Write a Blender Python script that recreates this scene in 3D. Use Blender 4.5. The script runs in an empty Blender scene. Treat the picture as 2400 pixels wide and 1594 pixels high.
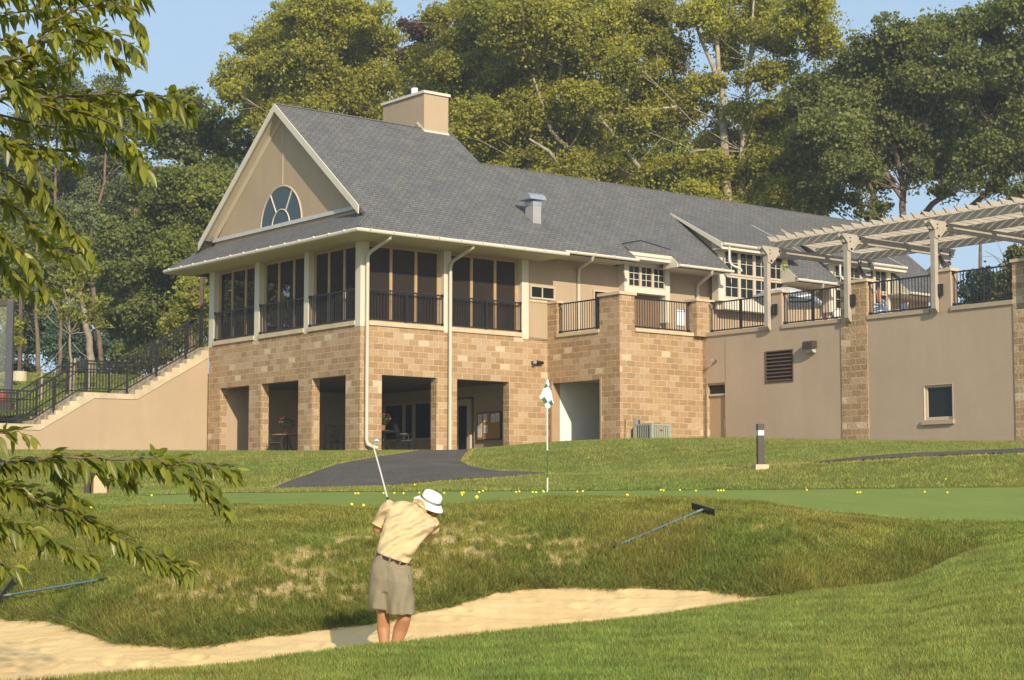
import bpy, math, random
import numpy as np
from mathutils import Vector, Matrix
R = math.radians
random.seed(7); rng = np.random.default_rng(7)
sc = bpy.context.scene
col = sc.collection
# ------------------------------------------------------------------ camera, sky, sun, exposure
FPX, CY, PITCH = 4143.6, 847.7, 0.0835
cd = bpy.data.cameras.new('camera'); cam = bpy.data.objects.new('camera', cd); col.objects.link(cam)
cam.location = (0, 0, 0); cam.rotation_euler = (math.pi/2 + PITCH, 0, 0)
cd.sensor_width = 36; cd.lens = 36*FPX/2400; cd.shift_y = (CY-797)/2400
cd.clip_start = .1; cd.clip_end = 5000
sc.camera = cam
SUN = Vector((.348, -1.003, .55)).normalized()
elev = math.asin(SUN.z); azim = math.atan2(SUN.x, SUN.y)
w = bpy.data.worlds.new('World'); sc.world = w; w.use_nodes = True
nt = w.node_tree; nt.nodes.clear()
sky = nt.nodes.new('ShaderNodeTexSky'); sky.sky_type = 'NISHITA'; sky.sun_disc = False
sky.sun_elevation = elev; sky.sun_rotation = azim; sky.air_density = 1.0; sky.dust_density = 2.0; sky.ozone_density = 1.6
bg = nt.nodes.new('ShaderNodeBackground'); bg.inputs[1].default_value = .15
wo = nt.nodes.new('ShaderNodeOutputWorld')
hz = nt.nodes.new('ShaderNodeMix'); hz.data_type = 'RGBA'; hz.inputs[0].default_value = .72; hz.inputs[7].default_value = (2.45, 3.35, 4.3, 1)   # hazy summer air in the sky
nt.links.new(sky.outputs[0], hz.inputs[6]); nt.links.new(hz.outputs[2], bg.inputs[0]); nt.links.new(bg.outputs[0], wo.inputs[0])
sl = bpy.data.lights.new('sun', 'SUN'); sl.energy = 4.4; sl.angle = R(.6); sl.color = (1, .87, .685)
so = bpy.data.objects.new('sun', sl); col.objects.link(so); so.rotation_euler = SUN.to_track_quat('Z', 'Y').to_euler(); so.location = (0, 0, 60)
sc.view_settings.view_transform = 'Standard'; sc.view_settings.look = 'None'; sc.view_settings.gamma = 1; sc.view_settings.exposure = .37
sc.cycles.max_bounces = 8; sc.cycles.transparent_max_bounces = 12

# ------------------------------------------------------------------ frames and helpers
YA = .8941
FB = Matrix.Translation((-4.9168, 57, 0)) @ Matrix.Rotation(math.pi/2-YA, 4, 'Z')   # building frame: x along the long front, y along the gable end
FW = Matrix.Identity(4)
cp, sp = math.cos(PITCH), math.sin(PITCH)
def at(x, y, Y):            # point at depth Y seen at photo position x, y (2400 px wide photo)
    dx, dz = (x-1200)/FPX, -(y-CY)/FPX
    t = Y/(cp-dz*sp)
    return Vector((dx*t, Y, t*(sp+dz*cp)))
DD = 1.01652
def ad(x, y, Y): return at(x*DD, y*DD, Y)
OFF = {}
def tag(o, label, cat, group=None, kind=None):
    if label: o['label'] = label
    if cat: o['category'] = cat
    if group: o['group'] = group
    if kind: o['kind'] = kind
    return o
def thing(name, label, cat, loc=(0, 0, 0), frame=None, rz=0, group=None, absolute=False):
    o = bpy.data.objects.new(name, None); col.objects.link(o); o.empty_display_size = .3
    o.matrix_world = (frame or FW) @ Matrix.Translation(loc) @ Matrix.Rotation(rz, 4, 'Z')
    if absolute: OFF[o.name] = Vector(loc)
    return tag(o, label, cat, group)
def children(o): return [c for c in bpy.data.objects if c.parent == o]
def copy_tree(o, parent=None):
    c = o.copy(); col.objects.link(c)
    if parent: c.parent = parent
    for ch in kids[o.name] if o.name in kids else []: copy_tree(ch, c)
    return c
kids = {}
class MB:
    def __init__(s): s.v = []; s.f = []
    def add(s, vs, fs):
        n = len(s.v); s.v += [tuple(p) for p in vs]; s.f += [tuple(i+n for i in f) for f in fs]; return s
    def hexa(s, p): return s.add(p, [(0,3,2,1),(4,5,6,7),(0,1,5,4),(1,2,6,5),(2,3,7,6),(3,0,4,7)])
    def box(s, x0, x1, y0, y1, z0, z1):
        if x0 > x1: x0, x1 = x1, x0
        if y0 > y1: y0, y1 = y1, y0
        return s.hexa([(x0,y0,z0),(x1,y0,z0),(x1,y1,z0),(x0,y1,z0),(x0,y0,z1),(x1,y0,z1),(x1,y1,z1),(x0,y1,z1)])
    def slab(s, poly, d):
        n = len(poly); d = Vector(d); P = [Vector(p) for p in poly]
        s.add(P+[p+d for p in P], [tuple(range(n)), tuple(range(2*n-1, n-1, -1))]+[(i, n+i, n+(i+1) % n, (i+1) % n) for i in range(n)]); return s
    def bar(s, a, b, w, h, up=(0, 0, 1)):       # rectangular bar from a to b
        a, b = Vector(a), Vector(b); t = (b-a).normalized(); up = Vector(up)
        x = t.cross(up)
        if x.length < 1e-4: x = t.cross(Vector((1, 0, 0)))
        x.normalize(); y = x.cross(t)
        o = [x*-w/2-y*h/2, x*w/2-y*h/2, x*w/2+y*h/2, x*-w/2+y*h/2]
        return s.hexa([a+q for q in o]+[b+q for q in o])
    def tube(s, pts, r, n=8, caps=True):
        P = [Vector(p) for p in pts]; m = len(P)
        rr = r if isinstance(r, (list, tuple)) else [r]*m
        vs = []; prev = None
        for i, p in enumerate(P):
            t = (P[min(i+1, m-1)]-P[max(i-1, 0)])
            if t.length < 1e-9: t = Vector((0, 0, 1))
            t.normalize()
            x = prev if prev is not None else t.orthogonal()
            x = x-t*x.dot(t)
            if x.length < 1e-6: x = t.orthogonal()
            x.normalize(); prev = x; y = t.cross(x)
            for k in range(n):
                a = 2*math.pi*k/n; vs.append(p+(x*math.cos(a)+y*math.sin(a))*rr[i])
        fs = [(i*n+k, i*n+(k+1) % n, (i+1)*n+(k+1) % n, (i+1)*n+k) for i in range(m-1) for k in range(n)]
        if caps: fs += [tuple(range(n-1, -1, -1)), tuple(range((m-1)*n, m*n))]
        return s.add(vs, fs)
    def lathe(s, prof, n=24, mat=None):
        mat = mat or FW; vs = []
        for r, z in prof:
            for k in range(n):
                a = 2*math.pi*k/n; vs.append(mat @ Vector((r*math.cos(a), r*math.sin(a), z)))
        m = len(prof)
        fs = [(i*n+k, i*n+(k+1) % n, (i+1)*n+(k+1) % n, (i+1)*n+k) for i in range(m-1) for k in range(n)]
        fs += [tuple(range(n-1, -1, -1)), tuple(range((m-1)*n, m*n))]
        return s.add(vs, fs)
    def ball(s, c, rx, ry=None, rz=None, n=16, m=10):
        ry = ry or rx; rz = rz or rx
        pr = [(max(math.sin(math.pi*i/m), .02), -math.cos(math.pi*i/m)) for i in range(m+1)]
        return s.lathe(pr, n, Matrix.Translation(c) @ Matrix.Diagonal((rx, ry, rz, 1)))
    def rings(s, rs, n=28):                     # rs: list of (centre, axis vector a, axis vector b)
        vs = []
        for c, a, b in rs:
            for k in range(n):
                t = 2*math.pi*k/n; vs.append(Vector(c)+Vector(a)*math.cos(t)+Vector(b)*math.sin(t))
        m = len(rs)
        fs = [(i*n+k, i*n+(k+1) % n, (i+1)*n+(k+1) % n, (i+1)*n+k) for i in range(m-1) for k in range(n)]
        fs += [tuple(range(n-1, -1, -1)), tuple(range((m-1)*n, m*n))]
        return s.add(vs, fs)
    def build(s, name, mat, parent=None, smooth=False, frame=None, loc=None, label=None, flip=False, angle=40):
        off = Vector((0, 0, 0)); top = parent
        while top is not None and top.parent is not None: top = top.parent
        if top is not None and top.name in OFF: off = OFF[top.name]
        if loc is not None: off = Vector(loc)
        me = bpy.data.meshes.new(name)
        vs = [(p[0]-off.x, p[1]-off.y, p[2]-off.z) for p in s.v]
        me.from_pydata(vs, [], s.f)
        import bmesh
        if not flip:
            bm = bmesh.new(); bm.from_mesh(me); bmesh.ops.recalc_face_normals(bm, faces=bm.faces); bm.to_mesh(me); bm.free()
        uv = me.uv_layers.new(name='UVMap')
        for p in me.polygons:
            n = p.normal
            if abs(n.z) > .95: t, b = Vector((1, 0, 0)), Vector((0, 1, 0))
            else:
                t = Vector((-n.y, n.x, 0)).normalized()
                if abs(t.x) > abs(t.y):
                    if t.x < 0: t = -t
                elif t.y < 0: t = -t
                b = n.cross(t)
                if b.z < 0: b = -b
            for li in p.loop_indices:
                q = Vector(s.v[me.loops[li].vertex_index])
                uv.data[li].uv = (q.dot(t), q.dot(b))
        if smooth:
            me.polygons.foreach_set('use_smooth', [True]*len(me.polygons))
            if angle < 180:
                try: me.set_sharp_from_angle(angle=R(angle))
                except Exception: pass
        if mat is not None: me.materials.append(mat)
        o = bpy.data.objects.new(name, me); col.objects.link(o)
        if parent is not None:
            o.parent = parent; kids.setdefault(parent.name, []).append(o)
        else: o.matrix_world = (frame or FW) @ Matrix.Translation(off)
        if label: o['label'] = label
        return o
def smoothmod(o, vox, it=4, fac=.5):           # union of closed shapes to one continuous skin
    m = o.modifiers.new('r', 'REMESH'); m.mode = 'VOXEL'; m.voxel_size = vox; m.use_smooth_shade = True
    m2 = o.modifiers.new('s', 'SMOOTH'); m2.iterations = it; m2.factor = fac
    dg = bpy.context.evaluated_depsgraph_get(); dg.update()
    me = bpy.data.meshes.new_from_object(o.evaluated_get(dg)); o.modifiers.clear()
    mats = list(o.data.materials); o.data = me
    me.materials.clear()
    for q in mats: me.materials.append(q)
    me.polygons.foreach_set('use_smooth', [True]*len(me.polygons))
    return o

# ------------------------------------------------------------------ materials
def new_mat(name):
    m = bpy.data.materials.new(name); m.use_nodes = True; n = m.node_tree; n.nodes.clear()
    out = n.nodes.new('ShaderNodeOutputMaterial'); return m, n, out
def nd(n, t, **k):
    x = n.nodes.new(t)
    for a, b in k.items():
        if isinstance(a, str) and hasattr(x, a): setattr(x, a, b)
    return x
def noise(n, vec, scale, detail=3, rough=.5):
    x = n.nodes.new('ShaderNodeTexNoise'); x.inputs['Scale'].default_value = scale; x.inputs['Detail'].default_value = detail; x.inputs['Roughness'].default_value = rough
    if vec is not None: n.links.new(vec, x.inputs['Vector'])
    return x.outputs['Fac']
def ramp(n, fac, stops, interp='LINEAR'):
    r = n.nodes.new('ShaderNodeValToRGB'); r.color_ramp.interpolation = interp; e = r.color_ramp.elements
    while len(e) < len(stops): e.new(.5)
    for i, (p, c) in enumerate(stops): e[i].position = p; e[i].color = (*c, 1) if len(c) == 3 else c
    n.links.new(fac, r.inputs[0]); return r.outputs[0]
def mixc(n, fac, a, b, mode='MIX'):
    x = n.nodes.new('ShaderNodeMix'); x.data_type = 'RGBA'; x.blend_type = mode
    for val, i in ((fac, 0), (a, 6), (b, 7)):
        if hasattr(val, 'is_output') or hasattr(val, 'links'): n.links.new(val, x.inputs[i])
        elif isinstance(val, (int, float)): x.inputs[i].default_value = val
        else: x.inputs[i].default_value = (*val, 1)
    return x.outputs[2]
def mth(n, op, a, b=None):
    x = n.nodes.new('ShaderNodeMath'); x.operation = op
    for i, val in enumerate((a, b)):
        if val is None: continue
        if isinstance(val, (int, float)): x.inputs[i].default_value = val
        else: n.links.new(val, x.inputs[i])
    return x.outputs[0]
def bump(n, h, strength, dist):
    b = n.nodes.new('ShaderNodeBump'); b.inputs['Strength'].default_value = strength; b.inputs['Distance'].default_value = dist
    n.links.new(h, b.inputs['Height']); return b.outputs[0]
def bsdf(n, out, colr, rough=.7, spec=.3, metal=0, normal=None):
    b = n.nodes.new('ShaderNodeBsdfPrincipled')
    if isinstance(colr, tuple): b.inputs['Base Color'].default_value = (*colr, 1)
    else: n.links.new(colr, b.inputs['Base Color'])
    b.inputs['Roughness'].default_value = rough; b.inputs['Metallic'].default_value = metal; b.inputs['Specular IOR Level'].default_value = spec
    if normal is not None: n.links.new(normal, b.inputs['Normal'])
    n.links.new(b.outputs[0], out.inputs[0]); return b
def M(name, c, rough=.7, var=.1, scale=3., bmp=0, bscale=60, spec=.3, metal=0, var2=.0):
    m, n, out = new_mat(name); tc = n.nodes.new('ShaderNodeTexCoord').outputs['Object']
    f = noise(n, tc, scale, 4, .6)
    lo = tuple(x*(1-var) for x in c); hi = tuple(min(1, x*(1+var)) for x in c)
    cc = ramp(n, f, [(.3, lo), (.7, hi)])
    if var2:
        f2 = noise(n, tc, scale*14, 3, .6); cc = mixc(n, 1, cc, ramp(n, f2, [(.3, (1-var2,)*3), (.7, (1+var2,)*3)]), 'MULTIPLY')
    nm = bump(n, noise(n, tc, bscale, 3, .6), 1, bmp) if bmp else None
    bsdf(n, out, cc, rough, spec, metal, nm); return m
def m_stone(name='block_stone', bw=.406, rh=.2032):
    m, n, out = new_mat(name); uv = n.nodes.new('ShaderNodeUVMap').outputs[0]
    mp = n.nodes.new('ShaderNodeMapping'); n.links.new(uv, mp.inputs[0]); mp.inputs['Location'].default_value = (.1, .08, 0)
    b = n.nodes.new('ShaderNodeTexBrick'); n.links.new(mp.outputs[0], b.inputs[0]); b.offset = .5
    for k, v_ in (('Scale', 1), ('Mortar Size', .0095), ('Mortar Smooth', .1), ('Bias', 0), ('Brick Width', bw), ('Row Height', rh)): b.inputs[k].default_value = v_
    b.inputs['Color1'].default_value = (0, 0, 0, 1); b.inputs['Color2'].default_value = (1, 1, 1, 1); b.inputs['Mortar'].default_value = (.5, .5, .5, 1)
    cc = ramp(n, b.outputs[0], [(0, (.385, .245, .125)), (.2, (.435, .283, .148)), (.38, (.37, .24, .13)), (.5, (.445, .29, .152)), (.62, (.49, .34, .20)), (.76, (.40, .255, .13)), (.82, (.51, .365, .225)), (.9, (.46, .315, .18)), (.955, (.64, .49, .325))], 'CONSTANT')
    ob = n.nodes.new('ShaderNodeTexCoord').outputs['Object']
    cc = mixc(n, 1, cc, ramp(n, noise(n, ob, 34, 5, .7), [(.28, (.72,)*3), (.72, (1.22,)*3)]), 'MULTIPLY')
    cc = mixc(n, 1, cc, ramp(n, noise(n, ob, .5, 3, .6), [(.3, (.92,)*3), (.7, (1.06,)*3)]), 'MULTIPLY')
    cc = mixc(n, b.outputs['Fac'], cc, (.66, .53, .38))
    h = mth(n, 'ADD', mth(n, 'MULTIPLY', noise(n, ob, 11, 6, .7), 1.6), mth(n, 'MULTIPLY', b.outputs['Fac'], -1.0))
    bsdf(n, out, cc, .95, .15, 0, bump(n, h, .9, .035)); return m
def m_roof():
    m, n, out = new_mat('slate_shingles'); uv = n.nodes.new('ShaderNodeUVMap').outputs[0]
    b = n.nodes.new('ShaderNodeTexBrick'); n.links.new(uv, b.inputs[0]); b.offset = .37
    for k, v_ in (('Scale', 1), ('Mortar Size', .013), ('Mortar Smooth', .3), ('Brick Width', .25), ('Row Height', .14)): b.inputs[k].default_value = v_
    b.inputs['Color1'].default_value = (0, 0, 0, 1); b.inputs['Color2'].default_value = (1, 1, 1, 1); b.inputs['Mortar'].default_value = (.5, .5, .5, 1)
    cc = ramp(n, b.outputs[0], [(0, (.127, .127, .124)), (.3, (.144, .140, .132)), (.5, (.134, .133, .130)), (.66, (.150, .144, .131)), (.8, (.117, .118, .118)), (.91, (.160, .146, .125))], 'CONSTANT')
    cc = mixc(n, 1, cc, ramp(n, noise(n, uv, 1.1, 4, .65), [(.3, (.86,)*3), (.7, (1.14,)*3)]), 'MULTIPLY')
    cc = mixc(n, 1, cc, ramp(n, noise(n, uv, 40, 3, .7), [(.3, (.85,)*3), (.7, (1.15,)*3)]), 'MULTIPLY')
    cc = mixc(n, mth(n, 'MULTIPLY', b.outputs['Fac'], .9), cc, (.045, .045, .05))  # dark joint colour paints in the shadow lines of the shingle rows
    sp_ = n.nodes.new('ShaderNodeSeparateXYZ'); n.links.new(uv, sp_.inputs[0])
    saw = mth(n, 'FRACT', mth(n, 'DIVIDE', sp_.outputs[1], .14))
    h = mth(n, 'SUBTRACT', mth(n, 'MULTIPLY', saw, -.8), mth(n, 'MULTIPLY', b.outputs['Fac'], .6))
    bsdf(n, out, cc, .9, .2, 0, bump(n, h, .6, .02)); return m
def m_glass(name='window_glass', c=(.012, .015, .012), rough=.04):
    m, n, out = new_mat(name); tc = n.nodes.new('ShaderNodeTexCoord').outputs['Object']
    bsdf(n, out, c, rough, .3, 0, bump(n, noise(n, tc, 1.3, 2), .15, .01)); return m
def m_screen():
    m, n, out = new_mat('insect_screen'); d = n.nodes.new('ShaderNodeBsdfDiffuse'); d.inputs[0].default_value = (.05, .041, .034, 1)
    t = n.nodes.new('ShaderNodeBsdfTransparent'); x = n.nodes.new('ShaderNodeMixShader'); x.inputs[0].default_value = .5
    n.links.new(t.outputs[0], x.inputs[1]); n.links.new(d.outputs[0], x.inputs[2]); n.links.new(x.outputs[0], out.inputs[0]); return m
def m_leaf(name, c, trans=.35, rough=.5, spec=.25, tcol=None):
    m, n, out = new_mat(name); a = n.nodes.new('ShaderNodeAttribute'); a.attribute_name = 'tint'
    cc = mixc(n, 1, a.outputs['Color'], c, 'MULTIPLY')
    p = n.nodes.new('ShaderNodeBsdfPrincipled'); n.links.new(cc, p.inputs['Base Color']); p.inputs['Roughness'].default_value = rough; p.inputs['Specular IOR Level'].default_value = spec
    t = n.nodes.new('ShaderNodeBsdfTranslucent'); n.links.new(mixc(n, 1, cc, tcol or (1.5, 1.5, .6), 'MULTIPLY'), t.inputs[0])
    x = n.nodes.new('ShaderNodeMixShader'); x.inputs[0].default_value = trans
    n.links.new(p.outputs[0], x.inputs[1]); n.links.new(t.outputs[0], x.inputs[2]); n.links.new(x.outputs[0], out.inputs[0]); return m
STONE = m_stone(); ROOF = m_roof()
def m_stucco(name, c):
    m, n, out = new_mat(name); ob = n.nodes.new('ShaderNodeTexCoord').outputs['Object']; mp = n.nodes.new('ShaderNodeMapping'); n.links.new(ob, mp.inputs[0]); mp.inputs['Scale'].default_value = (2.2, 2.2, .22)
    cc = ramp(n, noise(n, ob, .55, 5, .65), [(.3, tuple(x*.93 for x in c)), (.7, tuple(x*1.05 for x in c))])
    cc = mixc(n, 1, cc, ramp(n, noise(n, mp.outputs[0], 1.6, 5, .6), [(.35, (.975, .972, .97)), (.6, (1.01,)*3)]), 'MULTIPLY')
    cc = mixc(n, 1, cc, ramp(n, noise(n, ob, 22, 4, .7), [(.3, (.95,)*3), (.7, (1.05,)*3)]), 'MULTIPLY')
    bsdf(n, out, cc, .95, .1, 0, bump(n, noise(n, ob, 80, 4, .7), 1, .006)); return m
STUCCO = m_stucco('tan_stucco', (.425, .322, .214)); STUCCO2 = m_stucco('warm_grey_stucco', (.45, .343, .246))
TRIM = M('cream_trim_paint', (.62, .56, .445), .6, .04, 2, spec=.3)
GUT = M('almond_gutter_metal', (.56, .51, .41), .4, .04, 2, spec=.5)
SOFF = M('almond_soffit', (.55, .48, .36), .7, .04, 2)
CAPS = M('cast_stone_cap', (.55, .44, .29), .9, .1, 3, .003, 40)
WOODP = M('porch_wood', (.42, .275, .145), .7, .12, 5)
PERG = M('weathered_pergola_wood', (.395, .345, .28), .85, .1, 3, .003, 25)
BLACK = M('black_metal', (.016, .015, .015), .45, .1, 5, spec=.5)
BOLT = M('black_bolt', (.01, .01, .01), .4)
BRONZE = M('bronze_metal', (.06, .048, .04), .5, .1, 3, spec=.4)
LOUV = M('brown_louver', (.115, .075, .055), .6, .1, 3)
GALV = M('galvanised_steel', (.55, .57, .60), .3, .1, 4, spec=.6, metal=.7)
GREYP = M('grey_duct_paint', (.33, .32, .31), .6, .05, 3)
SCREEN = m_screen(); GLASS = m_glass(); GLASSB = m_glass('gable_glass', (.05, .075, .085), .25)
WFRAME = M('tan_window_frame', (.50, .42, .31), .6, .05, 3)
MUNT = M('muntin_paint', (.66, .60, .46), .6, .05, 3)
RECSHADE = M('recess_shade_brown', (.20, .135, .08), .95, .1, .5)
DARKC = M('shade_dark_ceiling', (.14, .11, .08), .9, .1, 3)  # ceiling brown darkened to cut bounce light and deepen the arcade shade
SLAB = M('concrete_slab', (.35, .32, .28), .95, .12, 2, .004, 30)
CONC = M('pale_concrete', (.52, .43, .29), .95, .2, 1.2, .004, 25, var2=.12)
WHITEW = M('white_block_paint', (.80, .78, .72), .8, .03, 2)
DOORP = M('tan_door_paint', (.42, .29, .17), .6, .04, 3)
ASPH = M('asphalt', (.088, .078, .066), .95, .22, .7, .006, 60, .2, var2=.25)
SANDM = M('bunker_sand', (.66, .475, .235), 1., .07, .8, .014, 9, .05, var2=.12)
PAPER = M('white_paper', (.75, .75, .73), .9, .03, 5)
CORK = M('cork', (.42, .22, .07), .9, .1, 20)
WHITEP = M('white_paint', (.82, .82, .80), .4, .02, 3, spec=.5)
GREENP = M('green_paint', (.015, .11, .05), .4, .1, 3, spec=.5)
YELL = M('yellow_ball', (.85, .66, .03), .35, .03, 30, spec=.5)
BARKP = M('pale_bark', (.32, .275, .20), .95, .45, 2.5, .02, 14)
BARKM = M('grey_brown_bark', (.27, .22, .16), .95, .3, 2.5, .03, 14)
BARKD = M('brown_bark', (.17, .12, .08), .95, .3, 2.5, .03, 14)
TERRA = M('terracotta', (.35, .12, .05), .8, .1, 10)
ACM = M('grey_green_enamel', (.33, .34, .27), .5, .05, 3)
# ------------------------------------------------------------------ many-faced meshes
def fastmesh(name, V, F, mat, parent=None, tint=None, smooth=False):
    V = np.asarray(V, dtype=np.float32); F = np.asarray(F, dtype=np.int32); k = F.shape[1]
    me = bpy.data.meshes.new(name); me.vertices.add(len(V)); me.vertices.foreach_set('co', V.ravel())
    me.loops.add(F.size); me.loops.foreach_set('vertex_index', F.ravel())
    me.polygons.add(len(F)); me.polygons.foreach_set('loop_start', np.arange(len(F), dtype=np.int32)*k)
    try: me.polygons.foreach_set('loop_total', np.full(len(F), k, dtype=np.int32))
    except Exception: pass
    me.polygons.foreach_set('use_smooth', np.full(len(F), smooth))
    me.update(calc_edges=True)
    if tint is not None:
        a = me.attributes.new('tint', 'FLOAT_COLOR', 'POINT'); a.data.foreach_set('color', np.asarray(tint, dtype=np.float32).ravel())
    me.materials.append(mat); o = bpy.data.objects.new(name, me); col.objects.link(o)
    if parent is not None: o.parent = parent; kids.setdefault(parent.name, []).append(o)
    return o
def unit(a): return a/np.maximum(np.linalg.norm(a, axis=1)[:, None], 1e-9)
def leaves(name, C, size, mat, parent, up=.4, out=None, aspect=.8, tint=None, droop=0.):
    """one folded diamond leaf at every centre"""
    n = len(C); nr = rng.normal(size=(n, 3))
    nr = unit(nr)+np.array([0, 0, up])
    if out is not None: nr = nr+out*.9
    nr = unit(nr); t = rng.normal(size=(n, 3)); t[:, 2] -= droop; t = unit(t-nr*(t*nr).sum(1)[:, None]); s = np.cross(nr, t)
    sz = (size*rng.uniform(.6, 1.35, n))[:, None]
    V = np.empty((n, 4, 3)); V[:, 0] = C-t*sz*.5; V[:, 1] = C+s*sz*.5*aspect+nr*sz*.12; V[:, 2] = C+t*sz*.5; V[:, 3] = C-s*sz*.5*aspect+nr*sz*.12
    F = np.arange(n*4).reshape(n, 4)
    if tint is None: tint = np.ones((n, 3))
    T = np.ones((n, 4, 4)); T[:, :, :3] = tint[:, None, :]
    return fastmesh(name, V.reshape(-1, 3), F, mat, parent, T.reshape(-1, 4))
M_SHRUB = m_leaf('garden_leaf', (.05, .10, .025))
M_SYC = m_leaf('sycamore_leaf', (.28, .292, .047), .45)
M_OAK = m_leaf('oak_leaf', (.145, .175, .05), .36)
M_MAP = m_leaf('maple_leaf', (.15, .19, .042), .4)
M_LOC = m_leaf('locust_leaf', (.155, .185, .085), .35)
M_CON = m_leaf('conifer_leaf', (.07, .115, .075), .2)
M_RED = m_leaf('copper_leaf', (.10, .06, .04), .3)
M_YEL = m_leaf('yellow_green_leaf', (.24, .26, .055), .45)
# ------------------------------------------------------------------ CLUBHOUSE (building frame, metres; z 0 is the photographer's eye)
club = thing('clubhouse', 'tan stone and stucco clubhouse with tall gable and long grey shingle roof', 'building', (0, 0, 1.9), FB, absolute=True)
def zr(v): return 8.9+.81*(v+1.437)
RC = 4.97
# stone storey
b = MB(); T = .31
for v0, v1 in ((T, .83), (2.88, 3.74), (6.19, 7.02), (9.09, 9.95)): b.box(0, T, v0, v1, 1.2, 4.39)
b.box(0, T, T, 9.95, 4.39, 6.0)
for u0, u1 in ((0, .86), (3.07, 3.93), (6.17, 7.91)): b.box(u0, u1, 0, T, 1.2, 4.39)
b.box(0, 7.91, 0, T, 4.39, 6.0)
b.box(7.04, 7.91, .002, .33, 6.0, 7.25)                       # parapet beside porch
b.build('stone_wall', STONE, club)
b = MB()                                                       # projecting stone bay with the white doorway
b.box(7.91, 8.20, -.27, -.002, 1.2, 4.40); b.box(7.91, 8.2, -3.77, -2.78, 1.2, 4.40); b.box(7.91, 8.2, -3.77, -.002, 4.40, 6.0)
b.box(8.2, 11.81, -3.77, -3.47, 1.2, 6.0); b.box(7.91, 8.17, -.51, -.002, 6.0, 7.22); b.box(7.905, 8.59, -3.775, -2.76, 6.0, 7.22)
b.build('stone_bay', STONE, club)
b = MB(); b.box(7.88, 8.2, -.54, .02, 7.22, 7.30); b.box(7.85, 8.65, -3.83, -2.70, 7.22, 7.32); b.box(7.06, 7.88, -.03, .35, 7.25, 7.33); b.box(8.6, 11.33, -3.83, -3.42, 6.0, 6.12); b.box(7.86, 8.25, -2.75, -.52, 6.0, 6.12)
b.build('wall_cap', CAPS, club)
b = MB(); b.box(8.2, 12.5, -.26, -.02, 1.9, 4.6); b.build('white_wall', WHITEW, club)
b = MB(); b.box(8.2, 11.6, -3.46, -.27, 4.5, 4.6); b.build('passage_ceiling', WHITEW, club)
b = MB(); b.box(12.3, 12.5, -3.46, -.27, 1.9, 4.5); b.build('passage_end', WHITEW, club)
b = MB(); b.box(7.88, 7.909, -.27, -.19, 1.9, 4.47); b.box(7.88, 7.909, -2.86, -2.78, 1.9, 4.47); b.box(7.92, 8.24, -.275, -.268, 1.9, 4.4); b.build('door_jamb', DOORP, club)
# arcade interior
b = MB(); b.box(-.0, 12, .0, 10, 1.7, 1.88); b.box(8, 12, -3.6, 0, 1.7, 1.88); b.build('arcade_floor', SLAB, club)
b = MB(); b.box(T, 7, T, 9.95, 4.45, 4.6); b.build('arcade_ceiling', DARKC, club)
b = MB(); b.box(6.9, 7.1, T, 2.95, 1.9, 4.45); b.box(6.9, 7.1, 4.0, 9.95, 1.9, 4.45); b.box(6.9, 7.1, 2.95, 4.0, 4.05, 4.45)
b.build('arcade_back_wall', STUCCO, club)
b = MB(); b.box(T, 7, 9.1, 9.6, 1.9, 4.45); b.build('arcade_end_wall', STUCCO, club)
# stucco soffit trim on jambs
d = MB(); d.box(6.85, 6.95, 3.1, 3.9, 1.9, 4.0); dd = d.build('door', WFRAME, club); d = MB(); d.box(6.83, 6.845, 3.28, 3.75, 1.95, 3.75); d.build('pane', GLASS, dd)
def window(u, v0, v1, z0, z1, plane='u', off=0, cols=1, rows=1, fr=WFRAME, gl=GLASS, fw=.06, mw=.02, sill=None, parent=None, mun=MUNT):
    """framed window: plane 'u' faces -x, plane 'v' faces -y"""
    def bx(m, a0, a1, d0, d1, z0, z1):
        m.box(u+d0, u+d1, a0, a1, z0, z1) if plane == 'u' else m.box(a0, a1, u+d0, u+d1, z0, z1)
    f = MB(); bx(f, v0, v0+fw, -.04, .05, z0, z1); bx(f, v1-fw, v1, -.04, .05, z0, z1); bx(f, v0+fw, v1-fw, -.04, .05, z0, z0+fw); bx(f, v0+fw, v1-fw, -.04, .05, z1-fw, z1)
    fo = f.build('window', fr, parent or club)
    g = MB(); bx(g, v0+fw*.5, v1-fw*.5, .012, .02, z0+fw*.5, z1-fw*.5); g.build('pane', gl, fo)
    if cols*rows > 1:
        q = MB()
        for i in range(1, cols): a = v0+fw+(v1-v0-2*fw)*i/cols; bx(q, a-mw/2, a+mw/2, -.012, .011, z0+fw, z1-fw)
        for j in range(1, rows): a = z0+fw+(z1-z0-2*fw)*j/rows; bx(q, v0+fw, v1-fw, -.010, .009, a-mw/2, a+mw/2)
        q.build('muntin', mun, fo)
    if sill:
        q = MB(); bx(q, v0-.04, v1+.04, -.10, .0, z0-.11, z0-.001); q.build('sill', sill, fo)
    return fo
for v0, v1 in ((7.26, 8.56), (6.62, 7.22), (5.45, 6.58)): window(6.88, v0, v1, 2.6, 4.02)
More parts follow.
